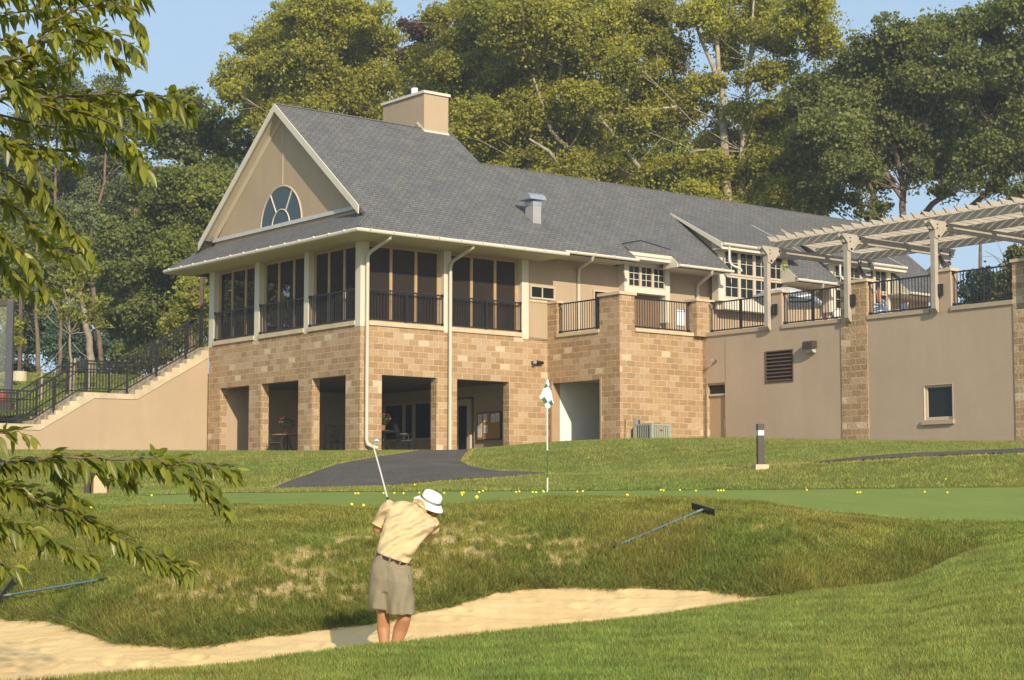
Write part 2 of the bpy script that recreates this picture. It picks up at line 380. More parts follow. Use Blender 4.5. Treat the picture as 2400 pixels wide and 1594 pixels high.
# upper floor, porch
b = MB(); b.box(0.02, 7.0, 0.02, 9.93, 5.9, 6.02); b.build('porch_floor', SLAB, club)
b = MB()
for u0, u1, v0, v1 in ((-.012, .32, -.012, .29), (-.012, .19, 3.14, 3.42), (-.012, .19, 6.38, 6.70), (-.012, .3, 9.60, 9.96), (3.36, 3.66, -.012, .19), (6.74, 7.04, -.012, .3)):
    b2 = MB(); b2.box(u0, u1, v0, v1, 5.93, 8.71); b2.build('column', TRIM, club)
b = MB()
for v0, v1 in ((.29, 3.14), (3.42, 6.38), (6.70, 9.60)): b.box(-.05, .3, v0, v1, 5.985, 6.13)
for u0, u1 in ((.32, 3.36), (3.66, 6.74)): b.box(u0, u1, -.05, .3, 5.985, 6.13)
b.build('porch_sill', CAPS, club)
def screen(plane, a0, a1):
    n3 = 3; f = MB(); s = MB(); d0, d1 = .19, .27
    def bx(m, p0, p1, e0, e1, z0, z1):
        m.box(e0, e1, p0, p1, z0, z1) if plane == 'u' else m.box(p0, p1, e0, e1, z0, z1)
    for i in range(n3+1):
        c = a0+(a1-a0)*i/n3; h = .055 if 0 < i < n3 else .07
        c = min(max(c, a0+h), a1-h)
        bx(f, c-h, c+h, d0, d1, 6.13, 8.66)
    bx(f, a0, a1, d0+.005, d1-.005, 8.60, 8.71); bx(f, a0, a1, d0+.005, d1-.005, 6.13, 6.2)
    fo = f.build('screen_frame', WOODP, club); bx(s, a0, a1, .225, .23, 6.15, 8.65); s.build('screen_mesh', SCREEN, fo)
for a0, a1 in ((.32, 3.14), (3.42, 6.38), (6.70, 9.60)): screen('u', a0, a1)
for a0, a1 in ((.32, 3.36), (3.66, 6.74)): screen('v', a0, a1)
b = MB(); b.box(6.95, 7.03, .3, 9.9, 6.02, 8.71); b.box(3.4, 7.0, 9.75, 9.9, 6.02, 8.71); b.build('porch_inner_wall', STUCCO, club)
b = MB(); b.box(.3, 3.4, 9.75, 9.9, 6.02, 6.9); b.box(.3, .5, 9.75, 9.9, 6.9, 8.71); b.box(1.8, 1.95, 9.75, 9.9, 6.9, 8.71); b.build('porch_end_wall', WOODP, club)
window(6.93, 2.2, 3.2, 6.05, 8.1, 'u'); window(6.93, 5.2, 6.2, 6.05, 8.1, 'u')
# railings
def railing(a, bb, z0=6.19, z1=7.17, parent=None, mid=True, sp_=.118):
    a = Vector((a[0], a[1], 0)); bb = Vector((bb[0], bb[1], 0)); L = (bb-a).length; t = (bb-a)/L; n = max(2, int(round(L/sp_)))
    m = MB()
    for i in range(n+1):
        p = a+t*(L*i/n); m.box(p.x-.0095, p.x+.0095, p.y-.0095, p.y+.0095, z0, z1)
    o = m.build('railing', BLACK, parent)
    for nm, z in (('top_rail', z1), ('bottom_rail', z0)):
        q = MB(); q.bar(a+Vector((0, 0, z)), bb+Vector((0, 0, z)), .045, .045)
        for e in (a, bb): q.box(e.x-.04, e.x+.04, e.y-.04, e.y+.04, z-.045, z+.045)
        q.build(nm, BLACK, o)
    if mid:
        p = a+t*L*.5; q = MB(); q.box(p.x-.022, p.x+.022, p.y-.022, p.y+.022, z0-.08, z1); q.build('rail_post', BLACK, o)
    return o
for v0, v1 in ((.34, 3.12), (3.44, 6.36), (6.72, 9.58)): railing((.03, v0), (.03, v1), parent=club, sp_=.105)
for u0, u1 in ((.36, 3.34), (3.68, 6.72)): railing((u0, .03), (u1, .03), parent=club)
railing((8.02, -.54), (8.02, -2.72), parent=club, mid=False); railing((8.62, -3.62), (11.3, -3.62), parent=club, mid=False)
# main wall above the terrace
W0 = 0.0
b = MB(); b.box(7.04, 29.2, W0, .3, 5.9, 8.86); b.box(7.04, 29.2, 7.6, 7.9, 2, 8.9); b.box(28.9, 29.2, .3, 7.6, 2, 8.9)
b.build('stucco_wall', STUCCO, club)
b = MB(); b.slab([(29.0, -.0, 8.8), (29.0, 3.2, 12.3), (29.0, 7.8, 8.8)], (.2, 0, 0)); b.build('end_gable', STUCCO, club)
window(-.03, 7.08, 8.22, 7.36, 7.84, 'v', cols=2, mw=.05, mun=WFRAME); window(-.03, 10.02, 11.0, 6.4, 7.9, 'v')
# soffits
b = MB(); b.box(-1.05, 7.6, -1.40, .0, 8.71, 8.75); b.box(-1.05, .0, 0, 11.36, 8.712, 8.75); b.box(0, 7.04, 0, 9.95, 8.714, 8.76); b.build('porch_soffit', SOFF, club)
b = MB(); b.box(7.6, 10.95, -1.3, 0, 8.85, 8.89); b.box(13.0, 15.75, -1.3, 0, 8.85, 8.89); b.box(19.42, 22.1, -1.3, 0, 8.85, 8.89); b.box(25.8, 29.5, -1.3, 0, 8.85, 8.89); b.build('eave_soffit', SOFF, club)
# gable wall
GU, RU = .05, -.30
b = MB(); b.slab([(GU, -.25, 9.3), (GU, RC, zr(RC)-.12), (GU, 2*RC+.25, 9.3), (GU, 2*RC+.25, 8.8), (GU, -.25, 8.8)], (.25, 0, 0))
b.build('gable_wall', STUCCO, club)
b = MB(); b.box(GU-.02, GU-.001, RC-.012, RC+.012, 11.3, 13.4); b.build('control_joint', CAPS, club)
# arched gable window
gv0, gv1, gz, gt = 3.67, 6.38, 9.84, 11.24; gc = (gv0+gv1)/2; ga = (gv1-gv0)/2; gb = gt-gz
def arc(a, bb_, n=28, r0=0, r1=math.pi): return [(gc+a*math.cos(r0+(r1-r0)*i/n), gz+bb_*math.sin(r0+(r1-r0)*i/n)) for i in range(n+1)]
b = MB(); b.tube([(GU-.02, p, q) for p, q in arc(ga, gb)], .035, 6); gw = b.build('arched_window', WFRAME, club)
b = MB(); b.slab([(GU-.012, p, q) for p, q in arc(ga, gb)], (-.006, 0, 0)); b.build('pane', GLASSB, gw)
b = MB(); b.tube([(GU-.03, p, q) for p, q in arc(.58, .58)], .022, 5)
for an in (58, 122): b.bar((GU-.03, gc+.58*math.cos(R(an)), gz+.58*math.sin(R(an))), (GU-.03, gc+ga*math.cos(R(an)), gz+gb*math.sin(R(an))), .035, .035)
b.build('muntin', MUNT, gw)
b = MB(); b.box(GU-.07, GU-.03, .2, 9.75, 9.80, 9.93); b.build('flashing', M('grey_flashing', (.50, .50, .46), .5), club)
# roof
TH = .16
def P3(u, v, f=zr): return (u, v, f(v))
hv = lambda u: -1.437+.864*(u+1.07)
main = [P3(-1.07, -1.437), P3(RU, hv(RU)), P3(RU, RC), P3(7.4, RC), P3(7.4, 3.2), P3(29.4, 3.2), P3(29.4, -1.35), P3(26.2, -1.35), P3(26.2, -.5), P3(22.15, -.5), P3(22.05, -1.35),
        P3(19.38, -1.35), P3(19.5, -.5), P3(15.85, -.5), P3(15.74, -1.35), P3(13.0, -1.35), P3(13.0, -.9), P3(10.95, -.9), P3(10.95, -1.35), P3(7.7, -1.35), P3(7.55, -1.437)]
b = MB(); b.slab(main, (0, 0, -TH)); mr = b.build('roof', ROOF, club)
b = MB()
zb = lambda v: zr(2*RC-v); zb2 = lambda v: zr(6.4-v)
b.slab([(RU, RC, zr(RC)-.002), (RU, 2*RC-hv(RU), zr(hv(RU))), (-1.07, 2*RC+1.437, 8.9), (7.4, 2*RC+1.437, 8.9), (7.4, RC, zr(RC)-.002)], (0, 0, -TH))
b.slab([(7.4, 3.2, zr(3.2)-.002), (7.4, 7.9, zb2(7.9)), (29.4, 7.9, zb2(7.9)), (29.4, 3.2, zr(3.2)-.002)], (0, 0, -TH))
b.build('back_roof', ROOF, club)
zs = lambda u: 8.9+.864*.81*(u+1.07)*1.0
b = MB(); b.slab([(-1.07, -1.437, 8.9), (GU, -1.437+.864*(GU+1.07), zs(GU)), (GU, 2*RC+1.437-.864*(GU+1.07), zs(GU)), (-1.07, 2*RC+1.437, 8.9)], (0, 0, -.1)); b.build('skirt_roof', ROOF, club)
b = MB(); b.slab([(7.1, 3.0, zr(3.0)-.3), (7.1, RC, zr(RC)-.2), (7.1, 2*RC, 9), (7.1, 3.0, 9)], (.25, 0, 0)); b.build('rear_gable_wall', STUCCO, club)
b = MB(); b.tube([(-1.07, -1.437, 8.91), (RU, hv(RU), zr(hv(RU))+.01)], .05, 6); b.tube([(RU-.02, RC, zr(RC)+.0), (7.42, RC, zr(RC)+.0)], .045, 6); b.tube([(7.4, 3.2, zr(3.2)), (29.4, 3.2, zr(3.2))], .045, 6); b.build('ridge_cap', ROOF, mr)
# rake boards and frieze
b = MB()
for s_ in (1, -1):
    y = lambda v: v if s_ == 1 else 2*RC-v
    v0 = -.33
    b.slab([(RU-.045, y(v0), zr(v0)+.02), (RU-.045, y(RC), zr(RC)+.02), (RU-.045, y(RC), zr(RC)-.26), (RU-.045, y(v0), zr(v0)-.26)], (.04, 0, 0))
b.build('rake_board', TRIM, mr)
b = MB()
for s_ in (1, -1):
    y = lambda v: v if s_ == 1 else 2*RC-v
    b.slab([(RU, y(.0), zr(.0)-.17), (RU, y(RC), zr(RC)-.17), (GU, y(RC), zr(RC)-.17), (GU, y(.0), zr(.0)-.17)], (0, 0, -.02))
    b.slab([(GU-.03, y(.2), zr(.2)-.19), (GU-.03, y(RC), zr(RC)-.19), (GU-.03, y(RC), zr(RC)-.45), (GU-.03, y(.2), zr(.2)-.45)], (.028, 0, 0))
b.build('rake_soffit', SOFF, mr)
# fascia + gutters
def gutter(pts, r=.07):
    m = MB(); P = [Vector(p) for p in pts]
    m.tube([p+Vector((0, 0, -.03)) for p in P], r, 10)
    n = int((P[-1]-P[0]).length/1.1)
    o = m.build('gutter', GUT, club, smooth=True); q = MB()
    for a, c in zip(P[:-1], P[1:]):
        L = (c-a).length
        for i in range(int(L/.9)):
            p = a+(c-a)*((i+.5)*.9/L); q.box(p.x-.012, p.x+.012, p.y-.085, p.y+.02, p.z-.02, p.z+.045) if abs((c-a).x) > abs((c-a).y) else q.box(p.x-.085, p.x+.02, p.y-.012, p.y+.012, p.z-.02, p.z+.045)
    q.build('gutter_strap', GUT, o); return o
gutter([(-1.12, 2*RC+1.43, 8.83), (-1.12, -1.49, 8.83), (7.62, -1.49, 8.83)])
b = MB(); b.box(-1.07, -1.03, -1.42, 11.37, 8.72, 8.87); b.box(-1.03, 7.6, -1.42, -1.38, 8.72, 8.87); b.box(7.55, 10.95, -1.33, -1.29, 8.86, 8.93); b.box(13.0, 15.75, -1.33, -1.29, 8.86, 8.93); b.box(19.42, 22.1, -1.33, -1.29, 8.86, 8.93); b.build('fascia', TRIM, club)
for a, c in ((7.55, 11.0), (13.0, 15.85), (19.4, 22.15), (26.2, 29.4)): gutter([(a, -1.39, 8.93), (c, -1.39, 8.93)], .06)
# cheek boards where the eave is cut for the bays
b = MB()
for u, v1 in ((13.0, -.6), (19.42, -.5), (26.2, -.5)): b.slab([(u-.03, -1.36, 8.84), (u-.03, -1.33, 9.0), (u-.03, v1, zr(v1)+.02), (u-.03, v1, 8.84)], (.03, 0, 0))
b.build('eave_cheek', TRIM, club)
# small bay window over the terrace door
b = MB(); b.box(11.27, 11.47, -.35, 0, 7.72, 9.2); b.box(13.33, 13.55, -.35, 0, 6.9, 9.2); b.box(11.47, 13.33, -.35, -.0, 7.90, 8.10); b.box(11.47, 13.33, -.33, -.2, 8.92, 9.2); b.build('bay_trim', TRIM, club)
b = MB(); b.box(11.47, 13.33, -.2, 0, 8.10, 9.2); b.build('bay_wall', TRIM, club)
for i in range(3): window(-.29, 11.47+i*.62, 11.47+(i+1)*.62, 8.10, 8.92, 'v', cols=2, rows=3, fw=.06)
b = MB(); b.box(11.47, 13.33, -.01, .0, 6.1, 7.9); b.build('doorway_shade_panel', RECSHADE, club)  # flat dark panel, its colour stands for the shade in the door recess
b = MB(); b.box(10.9, 13.02, -1.02, -.3, 9.14, 9.30); b.box(10.97, 13.0, -.98, -.34, 9.02, 9.14); b.build('bay_crown', TRIM, club)
b = MB(); b.slab([(10.88, -1.04, 9.305), (13.06, -1.04, 9.305), (13.25, -.65, zr(-.65)+.03), (12.1, -.32, zr(-.32)+.03), (10.9, -.65, zr(-.65)+.03)], (0, 0, -.03)); br = b.build('bay_roof', ROOF, club)
b = MB(); b.bar((10.9, -.65, zr(-.65)+.045), (12.1, -.32, zr(-.32)+.05), .06, .03); b.bar((12.1, -.32, zr(-.32)+.05), (13.3, -.65, zr(-.65)+.045), .06, .03); b.build('flashing', BLACK, br)
# large shed dormers
def dormer(x):
    u0, u1 = 15.9+x, 19.75+x; zt = lambda v: 11.54+.528*(v-1.82)
    b = MB(); b.box(u0, u0+.33, -.55, -.2, 7.9, zt(-.55)-.12); b.box(u1-.2, u1, -.55, -.2, 7.9, zt(-.55)-.12); b.box(u0+.33, u1-.2, -.55, -.3, 9.88, zt(-.55)-.12); b.box(u0+.33, u1-.2, -.55, -.3, 7.6, 8.02)
    o = b.build('dormer', TRIM, club)
    b = MB(); b.slab([(u0-.25, -1.0, zt(-1.0)), (u1+.4, -1.0, zt(-1.0)), (u1+.4, 1.9, zt(1.9)), (u0-.25, 1.9, zt(1.9))], (0, 0, -.10)); b.build('dormer_roof', ROOF, o)
    b = MB()
    for uu, s2 in ((u0-.29, 1), (u1+.4, 1)):
        b.slab([(uu, -1.02, zt(-1.02)+.01), (uu, 1.75, zt(1.75)+.01), (uu, 1.75, zt(1.75)-.06), (uu, -1.02, zt(-1.02)-.23)], (.04, 0, 0))
    b.box(u0-.25, u1+.4, -1.0, -.96, zt(-1)-.25, zt(-1)-.03); b.build('rake_board', TRIM, o)
    b = MB(); b.box(u0-.24, u1+.4, -.96, -.5, zt(-1)-.24, zt(-1)-.2); b.build('dormer_soffit', SOFF, o)
    b = MB()
    for uu in (u0, u1-.1): b.slab([(uu, -.2, 9.2), (uu, -.2, zt(-.2)-.1), (uu, 1.7, zt(1.7)-.1), (uu, 1.7, 9.2)], (.1, 0, 0))
    b.build('dormer_cheek', STUCCO2, o)
    b = MB(); b.box(u0+.2, u1-.2, -.3, -.2, 7.6, 10.1); b.build('dormer_wall', TRIM, o)
    b = MB(); b.tube([(u0-.25, -1.06, zt(-1)-.07), (u1+.42, -1.06, zt(-1)-.07)], .06, 8); b.build('dormer_gutter', GUT, o, smooth=True)
    dp = MB(); dp.tube([(u0+.12, -1.02, zt(-1)-.1), (u0+.12, -1.02, 9.35), (u0+.16, -1.1, 9.2), (u0+.42, -1.3, 9.05), (u0+.45, -1.34, 8.95)], .045, 8); dp.build('downpipe', GUT, o, smooth=True)
    wv = (u1-.2-(u0+.33))/4
    for i in range(4):
        window(-.5, u0+.33+i*wv, u0+.33+(i+1)*wv, 8.92, 9.88, 'v', cols=2, rows=2, fw=.075, parent=o)
        window(-.5, u0+.33+i*wv, u0+.33+(i+1)*wv, 8.02, 8.90, 'v', cols=2, rows=2, fw=.075, parent=o)
dormer(0); dormer(6.3)
# chimney, flue, vent
chim = MB(); chim.box(6.0, 7.12, 4.82, 7.5, 13.2, 15.40); ch = chim.build('chimney', STUCCO, mr)
b = MB(); b.box(5.94, 7.18, 4.76, 7.56, 15.40, 15.50); b.build('chimney_cap', TRIM, ch)
b = MB(); b.box(5.98, 7.14, 4.79, 4.83, 13.86, 14.02); b.bar((5.98, 4.8, 13.96), (5.98, 5.25, 14.35), .03, .09); b.build('chimney_flashing', TRIM, ch)
b = MB(); b.lathe([(.13, 15.5), (.13, 15.85)], 16, Matrix.Translation((6.4, 6.0, 0))); b.build('flue', M('bright_flue', (.8, .8, .8), .3, spec=.6), ch, smooth=True)
b = MB(); b.box(7.23, 7.60, -.03, .40, 9.6, 10.68); dv = b.build('roof_vent', GREYP, mr)
b = MB(); b.box(7.22, 7.61, -.04, .41, 10.68, 10.82); b.build('vent_collar', GALV, dv)
b = MB(); b.slab([(7.02, .19+.34*math.cos(R(a)), 10.88+.26*math.sin(R(a))) for a in range(0, 181, 15)], (.72, 0, 0)); b.build('vent_hood', GALV, dv)
# downpipes
def pipe(pts, r=.062): m = MB(); m.tube(pts, r, 10); return m.build('downpipe', GUT, club, smooth=True)
pipe([(.21, -1.42, 8.80), (.21, -1.36, 8.66), (.20, -.3, 8.36), (.19, -.14, 8.24), (.19, -.12, 8.1), (.19, -.12, 2.25), (.22, -.14, 2.1), (.38, -.2, 2.02), (.55, -.22, 1.98)])
pipe([(3.55, -1.42, 8.80), (3.55, -1.36, 8.66), (3.55, -.3, 8.36), (3.55, -.14, 8.24), (3.55, -.12, 8.1), (3.55, -.12, 1.7)])
pipe([(8.85, -1.36, 8.86), (8.87, -1.3, 8.74), (9.25, -.2, 8.6), (9.31, -.08, 8.5), (9.31, -.07, 8.3), (9.31, -.07, 6)])
pipe([(14.75, -1.36, 8.86), (14.78, -1.3, 8.74), (15.2, -.2, 8.5), (15.26, -.08, 8.4), (15.26, -.07, 8.2), (15.26, -.07, 6)])
pipe([(20.9, -1.36, 8.86), (20.95, -1.3, 8.74), (21.3, -.2, 8.5), (21.36, -.08, 8.4), (21.36, -.07, 6)])
# terrace door slab trim
b = MB(); b.box(24.5, 24.7, -.05, 0, 6, 8.8); b.box(22.3, 22.5, -.05, 0, 6, 8.8); b.build('wall_trim', TRIM, club)
# notice board (hangs on the arcade wall)
nb = thing('notice_board', 'cork notice board with white papers on the wall under the arcade', 'notice board', (6.86, 1.97, 2.5), FB)
b = MB(); b.box(-.03, .03, -.65, .65, 0, .93); b.build('cork_panel', CORK, nb)
b = MB()
for y0, y1, z0, z1 in ((-.67, .67, -.03, 0), (-.67, .67, .93, .96), (-.67, -.65, 0, .93), (.65, .67, 0, .93)): b.box(-.045, .03, y0, y1, z0, z1)
b.build('frame', BRONZE, nb)
for y, z, hh in ((.52, .6, .3), (.2, .62, .28), (-.25, .58, .3), (-.5, .6, .3), (.52, .08, .34), (.17, .22, .28), (.52, .38, .2)):
    b = MB(); b.box(-.036, -.031, y-.11, y+.11, z, z+hh); pp = b.build('paper', PAPER, nb)
    b = MB()
    for k in range(5): b.box(-.0375, -.0365, y-.08, y+.07-.03*(k % 2), z+.05+k*(hh-.1)/5, z+.058+k*(hh-.1)/5)
    b.build('printed_lines', M('grey_ink', (.3, .3, .32), .8) if k < 0 else BRONZE, pp)
# white notice on the terrace wall
n2 = thing('wall_notice', 'white notice with a blue bordered band, on the stucco wall behind the terrace railing', 'notice', (14.18, -.03, 6.88), FB)
b = MB(); b.box(0, .43, -.01, .02, 0, .63); b.build('panel', WHITEP, n2)
BLUE = M('blue_ink', (.02, .03, .35), .6); b = MB(); b.box(0, .43, -.014, -.0105, .52, .54); b.box(0, .43, -.014, -.0105, .60, .625); b.box(.0, .02, -.014, -.0105, .54, .60); b.box(.41, .43, -.014, -.0105, .54, .60); b.build('blue_band', BLUE, n2)

# ------------------------------------------------------------------ STAIRCASE along v = 9.95
st = thing('outdoor_staircase', 'pale concrete staircase rising to the porch beside a plain tan stucco wall', 'staircase', (-4, 10.5, 1.9), FB, absolute=True)
V0, V1 = 9.97, 11.55
prof = [(.0, 5.99)]
x, z = 0.0, 5.99; top = [(.3, 5.99)]
sx, sz = -.03, 5.99
for i in range(11): top += [(sx, sz), (sx, sz-.165)] if i == 0 else [(sx, sz), (sx, sz-.165)]; 
top = [(.0, 5.995)]; sx, sz = -.03, 5.995
for i in range(10):
    top += [(sx, sz), (sx, sz-.17)]; sz -= .17; sx -= .335
top += [(sx+.0, sz), (-3.2, 4.10)] if sz > 4.3 else []
# rebuilt cleanly: eleven risers from 5.99 to 4.10, landing to -4.9, seven risers to 2.92
top = [(0.0, 5.99)]; n1 = 11; run = (3.2-.0)/n1; z = 5.99; x = -.02
for i in range(n1): z2 = 5.99-(5.99-4.10)*(i+1)/n1; top += [(x, z), (x, z2)]; z = z2; x -= run
top += [(-4.9, 4.10)]; n2_ = 7; run2 = (6.5-4.9)/6.2; x = -4.9
for i in range(n2_): z2 = 4.10-(4.10-2.92)*(i+1)/n2_; top += [(x, z), (x, z2)] if i else [(x, z2)]; z = z2; x -= run2
top += [(-16, 2.92)]
low = [(-16, 2.72), (-6.48, 2.72), (-4.49, 3.90), (-2.85, 3.92), (-.02, 5.55), (0, 5.57)]
b = MB(); b.slab([(p, V0, q) for p, q in top+low], (0, V1-V0, 0)); b.build('steps', CONC, st)
b = MB(); b.slab([(p, V0+.03, q-.0) for p, q in [(0, 5.56), (-.02, 5.54), (-2.85, 3.91), (-4.49, 3.89), (-6.48, 2.71), (-16, 2.71)]]+[(-16, V0+.03, .8), (0, V0+.03, .8)], (0, V1-V0-.06, 0)); b.build('side_wall', STUCCO2 if False else STUCCO, st)
def zstep(x):
    if x > -.0: return 5.99
    if x > -3.2: return 5.99+(x+.0)/3.2*1.89
    if x > -4.9: return 4.10
    if x > -6.65: return 4.10+(x+4.9)/1.75*1.18
    return 2.92
def stair_rail(v, xs, posts, hand=True, ext=(-16, .0)):
    tp = MB(); ho = 1.14; lo = .16; m = MB()
    px = [ext[0], -6.75, -4.95, -3.25, ext[1]]
    zz = lambda x, h: zstep(x)+h
    P = [(x, v, zz(x, ho)) for x in px]; Q = [(x, v, zz(x, ho-.3)) for x in px]; B_ = [(x, v, zz(x, lo)) for x in px]
    x = ext[0]+.1
    while x < ext[1]:
        za_, zb_ = zz(x, lo), zz(x, ho); m.box(x-.009, x+.009, v-.009, v+.009, za_, zb_); x += .118
    o = m.build('railing', BLACK, st)
    q = MB()
    for L_, w_ in ((P, .05), (B_, .04)):
        for a, c in zip(L_[:-1], L_[1:]): q.bar(a, c, w_, w_)
    q.build('top_rail', BLACK, o)
    if hand:
        q = MB(); q.tube([(a[0], v-.07, a[2]) for a in Q], .02, 6); q.build('handrail', BLACK, o)
    for xp in posts:
        q = MB(); q.box(xp-.032, xp+.032, v-.032, v+.032, zstep(xp)-.05, zz(xp, ho)+.03); q.build('rail_post', BLACK, o)
    return o
stair_rail(V0+.14, None, (-.86, -2.03, -3.18, -4.74, -5.93, -7.26, -9.2))
stair_rail(V1-.14, None, (-.1, -1.6, -3.25, -4.85, -6.0, -7.4, -9.2), ext=(-16, .25))

# ------------------------------------------------------------------ TERRACE WALL
tw = thing('terrace_wall', 'long tan stucco retaining wall with stone pilasters carrying the terrace', 'wall', (11.95, -11, 1.9), FB, absolute=True)
UW = 11.81
b = MB()
b.box(UW, UW+.3, -3.97, -5.0+.13, 4.36, 6.0); b.box(UW, UW+.3, -6.72, -4.84, 1.0, 6.0); b.box(UW, UW+.3, -7.98, -6.72, 5.29, 6.0); b.box(UW, UW+.3, -7.98, -6.72, 1.0, 4.21)
b.box(UW, UW+.3, -13.28, -7.98, 1.0, 6.0); b.box(UW, UW+.3, -14.38, -13.28, 3.80, 6.0); b.box(UW, UW+.3, -14.38, -13.28, 1.0, 2.70); b.box(UW, UW+.3, -26, -14.38, 1.0, 6.0)
b.box(UW, UW+.3, -4.84, -3.86, 4.36, 4.361) if False else None
b.build('stucco_wall', STUCCO2, tw)
b = MB(); b.box(11.34, 12.12, -3.975, -3.465, 6.0, 7.22); b.box(UW-.0, 12.1, -3.97, -3.77, 1.0, 6.0)
b.build('corner_pier', STONE, tw)
for v0, v1 in ((-11.13, -10.06), (-17.75, -16.6)):
    b = MB(); b.box(UW-.03, UW+.33, v0, v1, 1.0, 7.22); q = b.build('stone_pilaster', STONE, tw); b = MB(); b.box(UW-.08, UW+.38, v0-.05, v1+.05, 7.22, 7.31); b.build('pier_cap', CAPS, q)
for v0, v1 in ((-7.50, -6.98), (-14.37, -13.60), (-21, -20.3)):
    b = MB(); b.box(UW-.005, UW+.32, v0, v1, 5.99, 7.22); q = b.build('stucco_pier', STUCCO2, tw); b = MB(); b.box(UW-.06, UW+.37, v0-.05, v1+.05, 7.22, 7.31); b.build('pier_cap', CAPS, q)
b = MB(); b.box(11.29, 12.17, -4.02, -3.42, 7.22, 7.30); b.build('pier_cap', CAPS, tw)
for v0, v1 in ((-6.98, -3.98), (-10.05, -7.51), (-13.59, -11.14), (-16.59, -14.38), (-20.3, -17.76)):
    b = MB(); b.box(UW-.05, UW+.34, v0, v1, 6.0, 6.13); b.build('coping', STUCCO2, tw)
for v0, v1 in ((-4.15, -6.9), (-7.54, -10.02), (-11.17, -13.55), (-14.42, -16.57)): railing((UW+.1, v0), (UW+.1, v1), parent=tw)
b = MB(); b.box(8.25, 12.1, -3.45, -.02, 5.8, 6.04); b.box(12.12, 36, -26, -.02, 5.8, 6.04); b.build('terrace_deck', SLAB, tw)
b = MB(); b.box(35.7, 36, -26, 2, 1, 6.1); b.box(12.1, 36, -26.3, -26, 1, 6.1); b.build('rear_wall', STUCCO2, tw)
# door with transom
b = MB(); b.box(UW+.12, UW+.17, -4.78, -3.93, 1.9, 3.92); dr = b.build('door', DOORP, tw)
b = MB(); b.box(UW+.0, UW+.2, -3.93, -3.86, 1.9, 4.36); b.box(UW+.06, UW+.2, -4.84, -4.78, 1.9, 4.36); b.box(UW+.06, UW+.2, -4.78, -3.93, 3.92, 3.99); b.box(UW+.06, UW+.2, -4.78, -3.93, 4.30, 4.36); b.build('door_frame', WFRAME, dr)
b = MB(); b.box(UW+.15, UW+.16, -4.78, -3.93, 3.99, 4.30); b.build('transom', GLASS, dr)
b = MB(); b.box(UW+.08, UW+.12, -4.74, -4.70, 2.55, 3.1); b.box(UW+.05, UW+.09, -4.75, -4.72, 2.6, 2.75); b.build('handle', GALV, dr)
for z in (2.3, 3.0, 3.65):
    b = MB(); b.box(UW+.10, UW+.12, -3.95, -3.92, z, z+.1); b.build('hinge', GALV, dr)
# louver
b = MB(); b.box(UW-.02, UW+.1, -6.76, -6.72, 4.21, 5.29); b.box(UW-.02, UW+.1, -7.98, -7.94, 4.21, 5.29); b.box(UW-.02, UW+.1, -7.94, -6.76, 4.21, 4.25); b.box(UW-.02, UW+.1, -7.94, -6.76, 5.25, 5.29); lv = b.build('louver', LOUV, tw)
b = MB(); b.box(UW+.11, UW+.12, -7.94, -6.76, 4.25, 5.25); b.build('louver_backing', BOLT, lv)
b = MB()
for i in range(8):
    z = 4.27+i*.123; b.slab([(UW-.01, -7.935, z), (UW+.1, -7.935, z+.075), (UW+.1, -7.935, z+.09), (UW-.01, -7.935, z+.02)], (0, 1.17, 0))
b.build('louver_blades', LOUV, lv)
w3 = window(UW+.1, -14.38, -13.28, 2.72, 3.80, 'u', parent=tw, fw=.09, fr=WFRAME)
b = MB(); b.box(UW-.01, UW+.06, -14.38, -14.36, 2.72, 3.80); b.box(UW-.01, UW+.06, -13.30, -13.28, 2.72, 3.80); b.box(UW-.01, UW+.06, -14.36, -13.30, 3.78, 3.80); b.build('casing', WFRAME, w3)
b = MB(); b.box(UW-.08, UW+.06, -14.42, -13.22, 2.58, 2.71); b.build('sill', STUCCO2, w3)
# wall lights
wl = thing('wall_light', 'square bronze wall light with a clear lens on the plain stucco, right of the louver', 'wall light', (UW, -8.83, 5.1), FB)
b = MB(); b.slab([(-.02, -.2, .14), (-.26, -.2, .10), (-.26, -.2, .33), (-.2, -.2, .38), (-.02, -.2, .38)], (0, .42, 0)); b.build('housing', BRONZE, wl)
b = MB(); b.slab([(-.02, -.16, 0), (-.14, -.16, 0), (-.25, -.16, .095), (-.02, -.16, .135)], (0, .34, 0)); b.build('lens', M('clear_lens', (.45, .47, .45), .15, .3, 20, spec=.7), wl)
def spot(name, label, loc, frame, aim, big=False):
    t = thing(name, label, 'spotlight', loc, frame); b = MB(); a = Vector(aim)
    b.tube([(0, 0, 0), Vector((0, 0, 0))+a*.4+Vector((0, 0, -.03)), a*.8], .018, 6); b.build('arm', GALV, t)
    b = MB(); b.tube([a*.75, a*1.0], [.035, .06], 12); b.tube([a*1.0, a*1.12], [.065, .068], 12); b.build('lamp_head', GALV, t, smooth=True)
    b = MB(); b.box(-.05, .05, -.02, .0, -.05, .05); b.build('wall_plate', BRONZE, t); return t
spot('spotlight', 'small silver spotlight on a bracket above the tan metal door', (UW-.02, -4.42, 5.12), FB, (-.18, -.03, .02))
t = spot('spotlight', 'silver spotlight with black box beside it, high on the sunlit stone wall', (7.2, -.02, 5.12), FB, (-.03, -.18, .0))
b = MB(); b.tube([(.08, -.06, 0), (.42, -.08, .0)], [.085, .06], 8); b.build('sensor_box', BLACK, t)
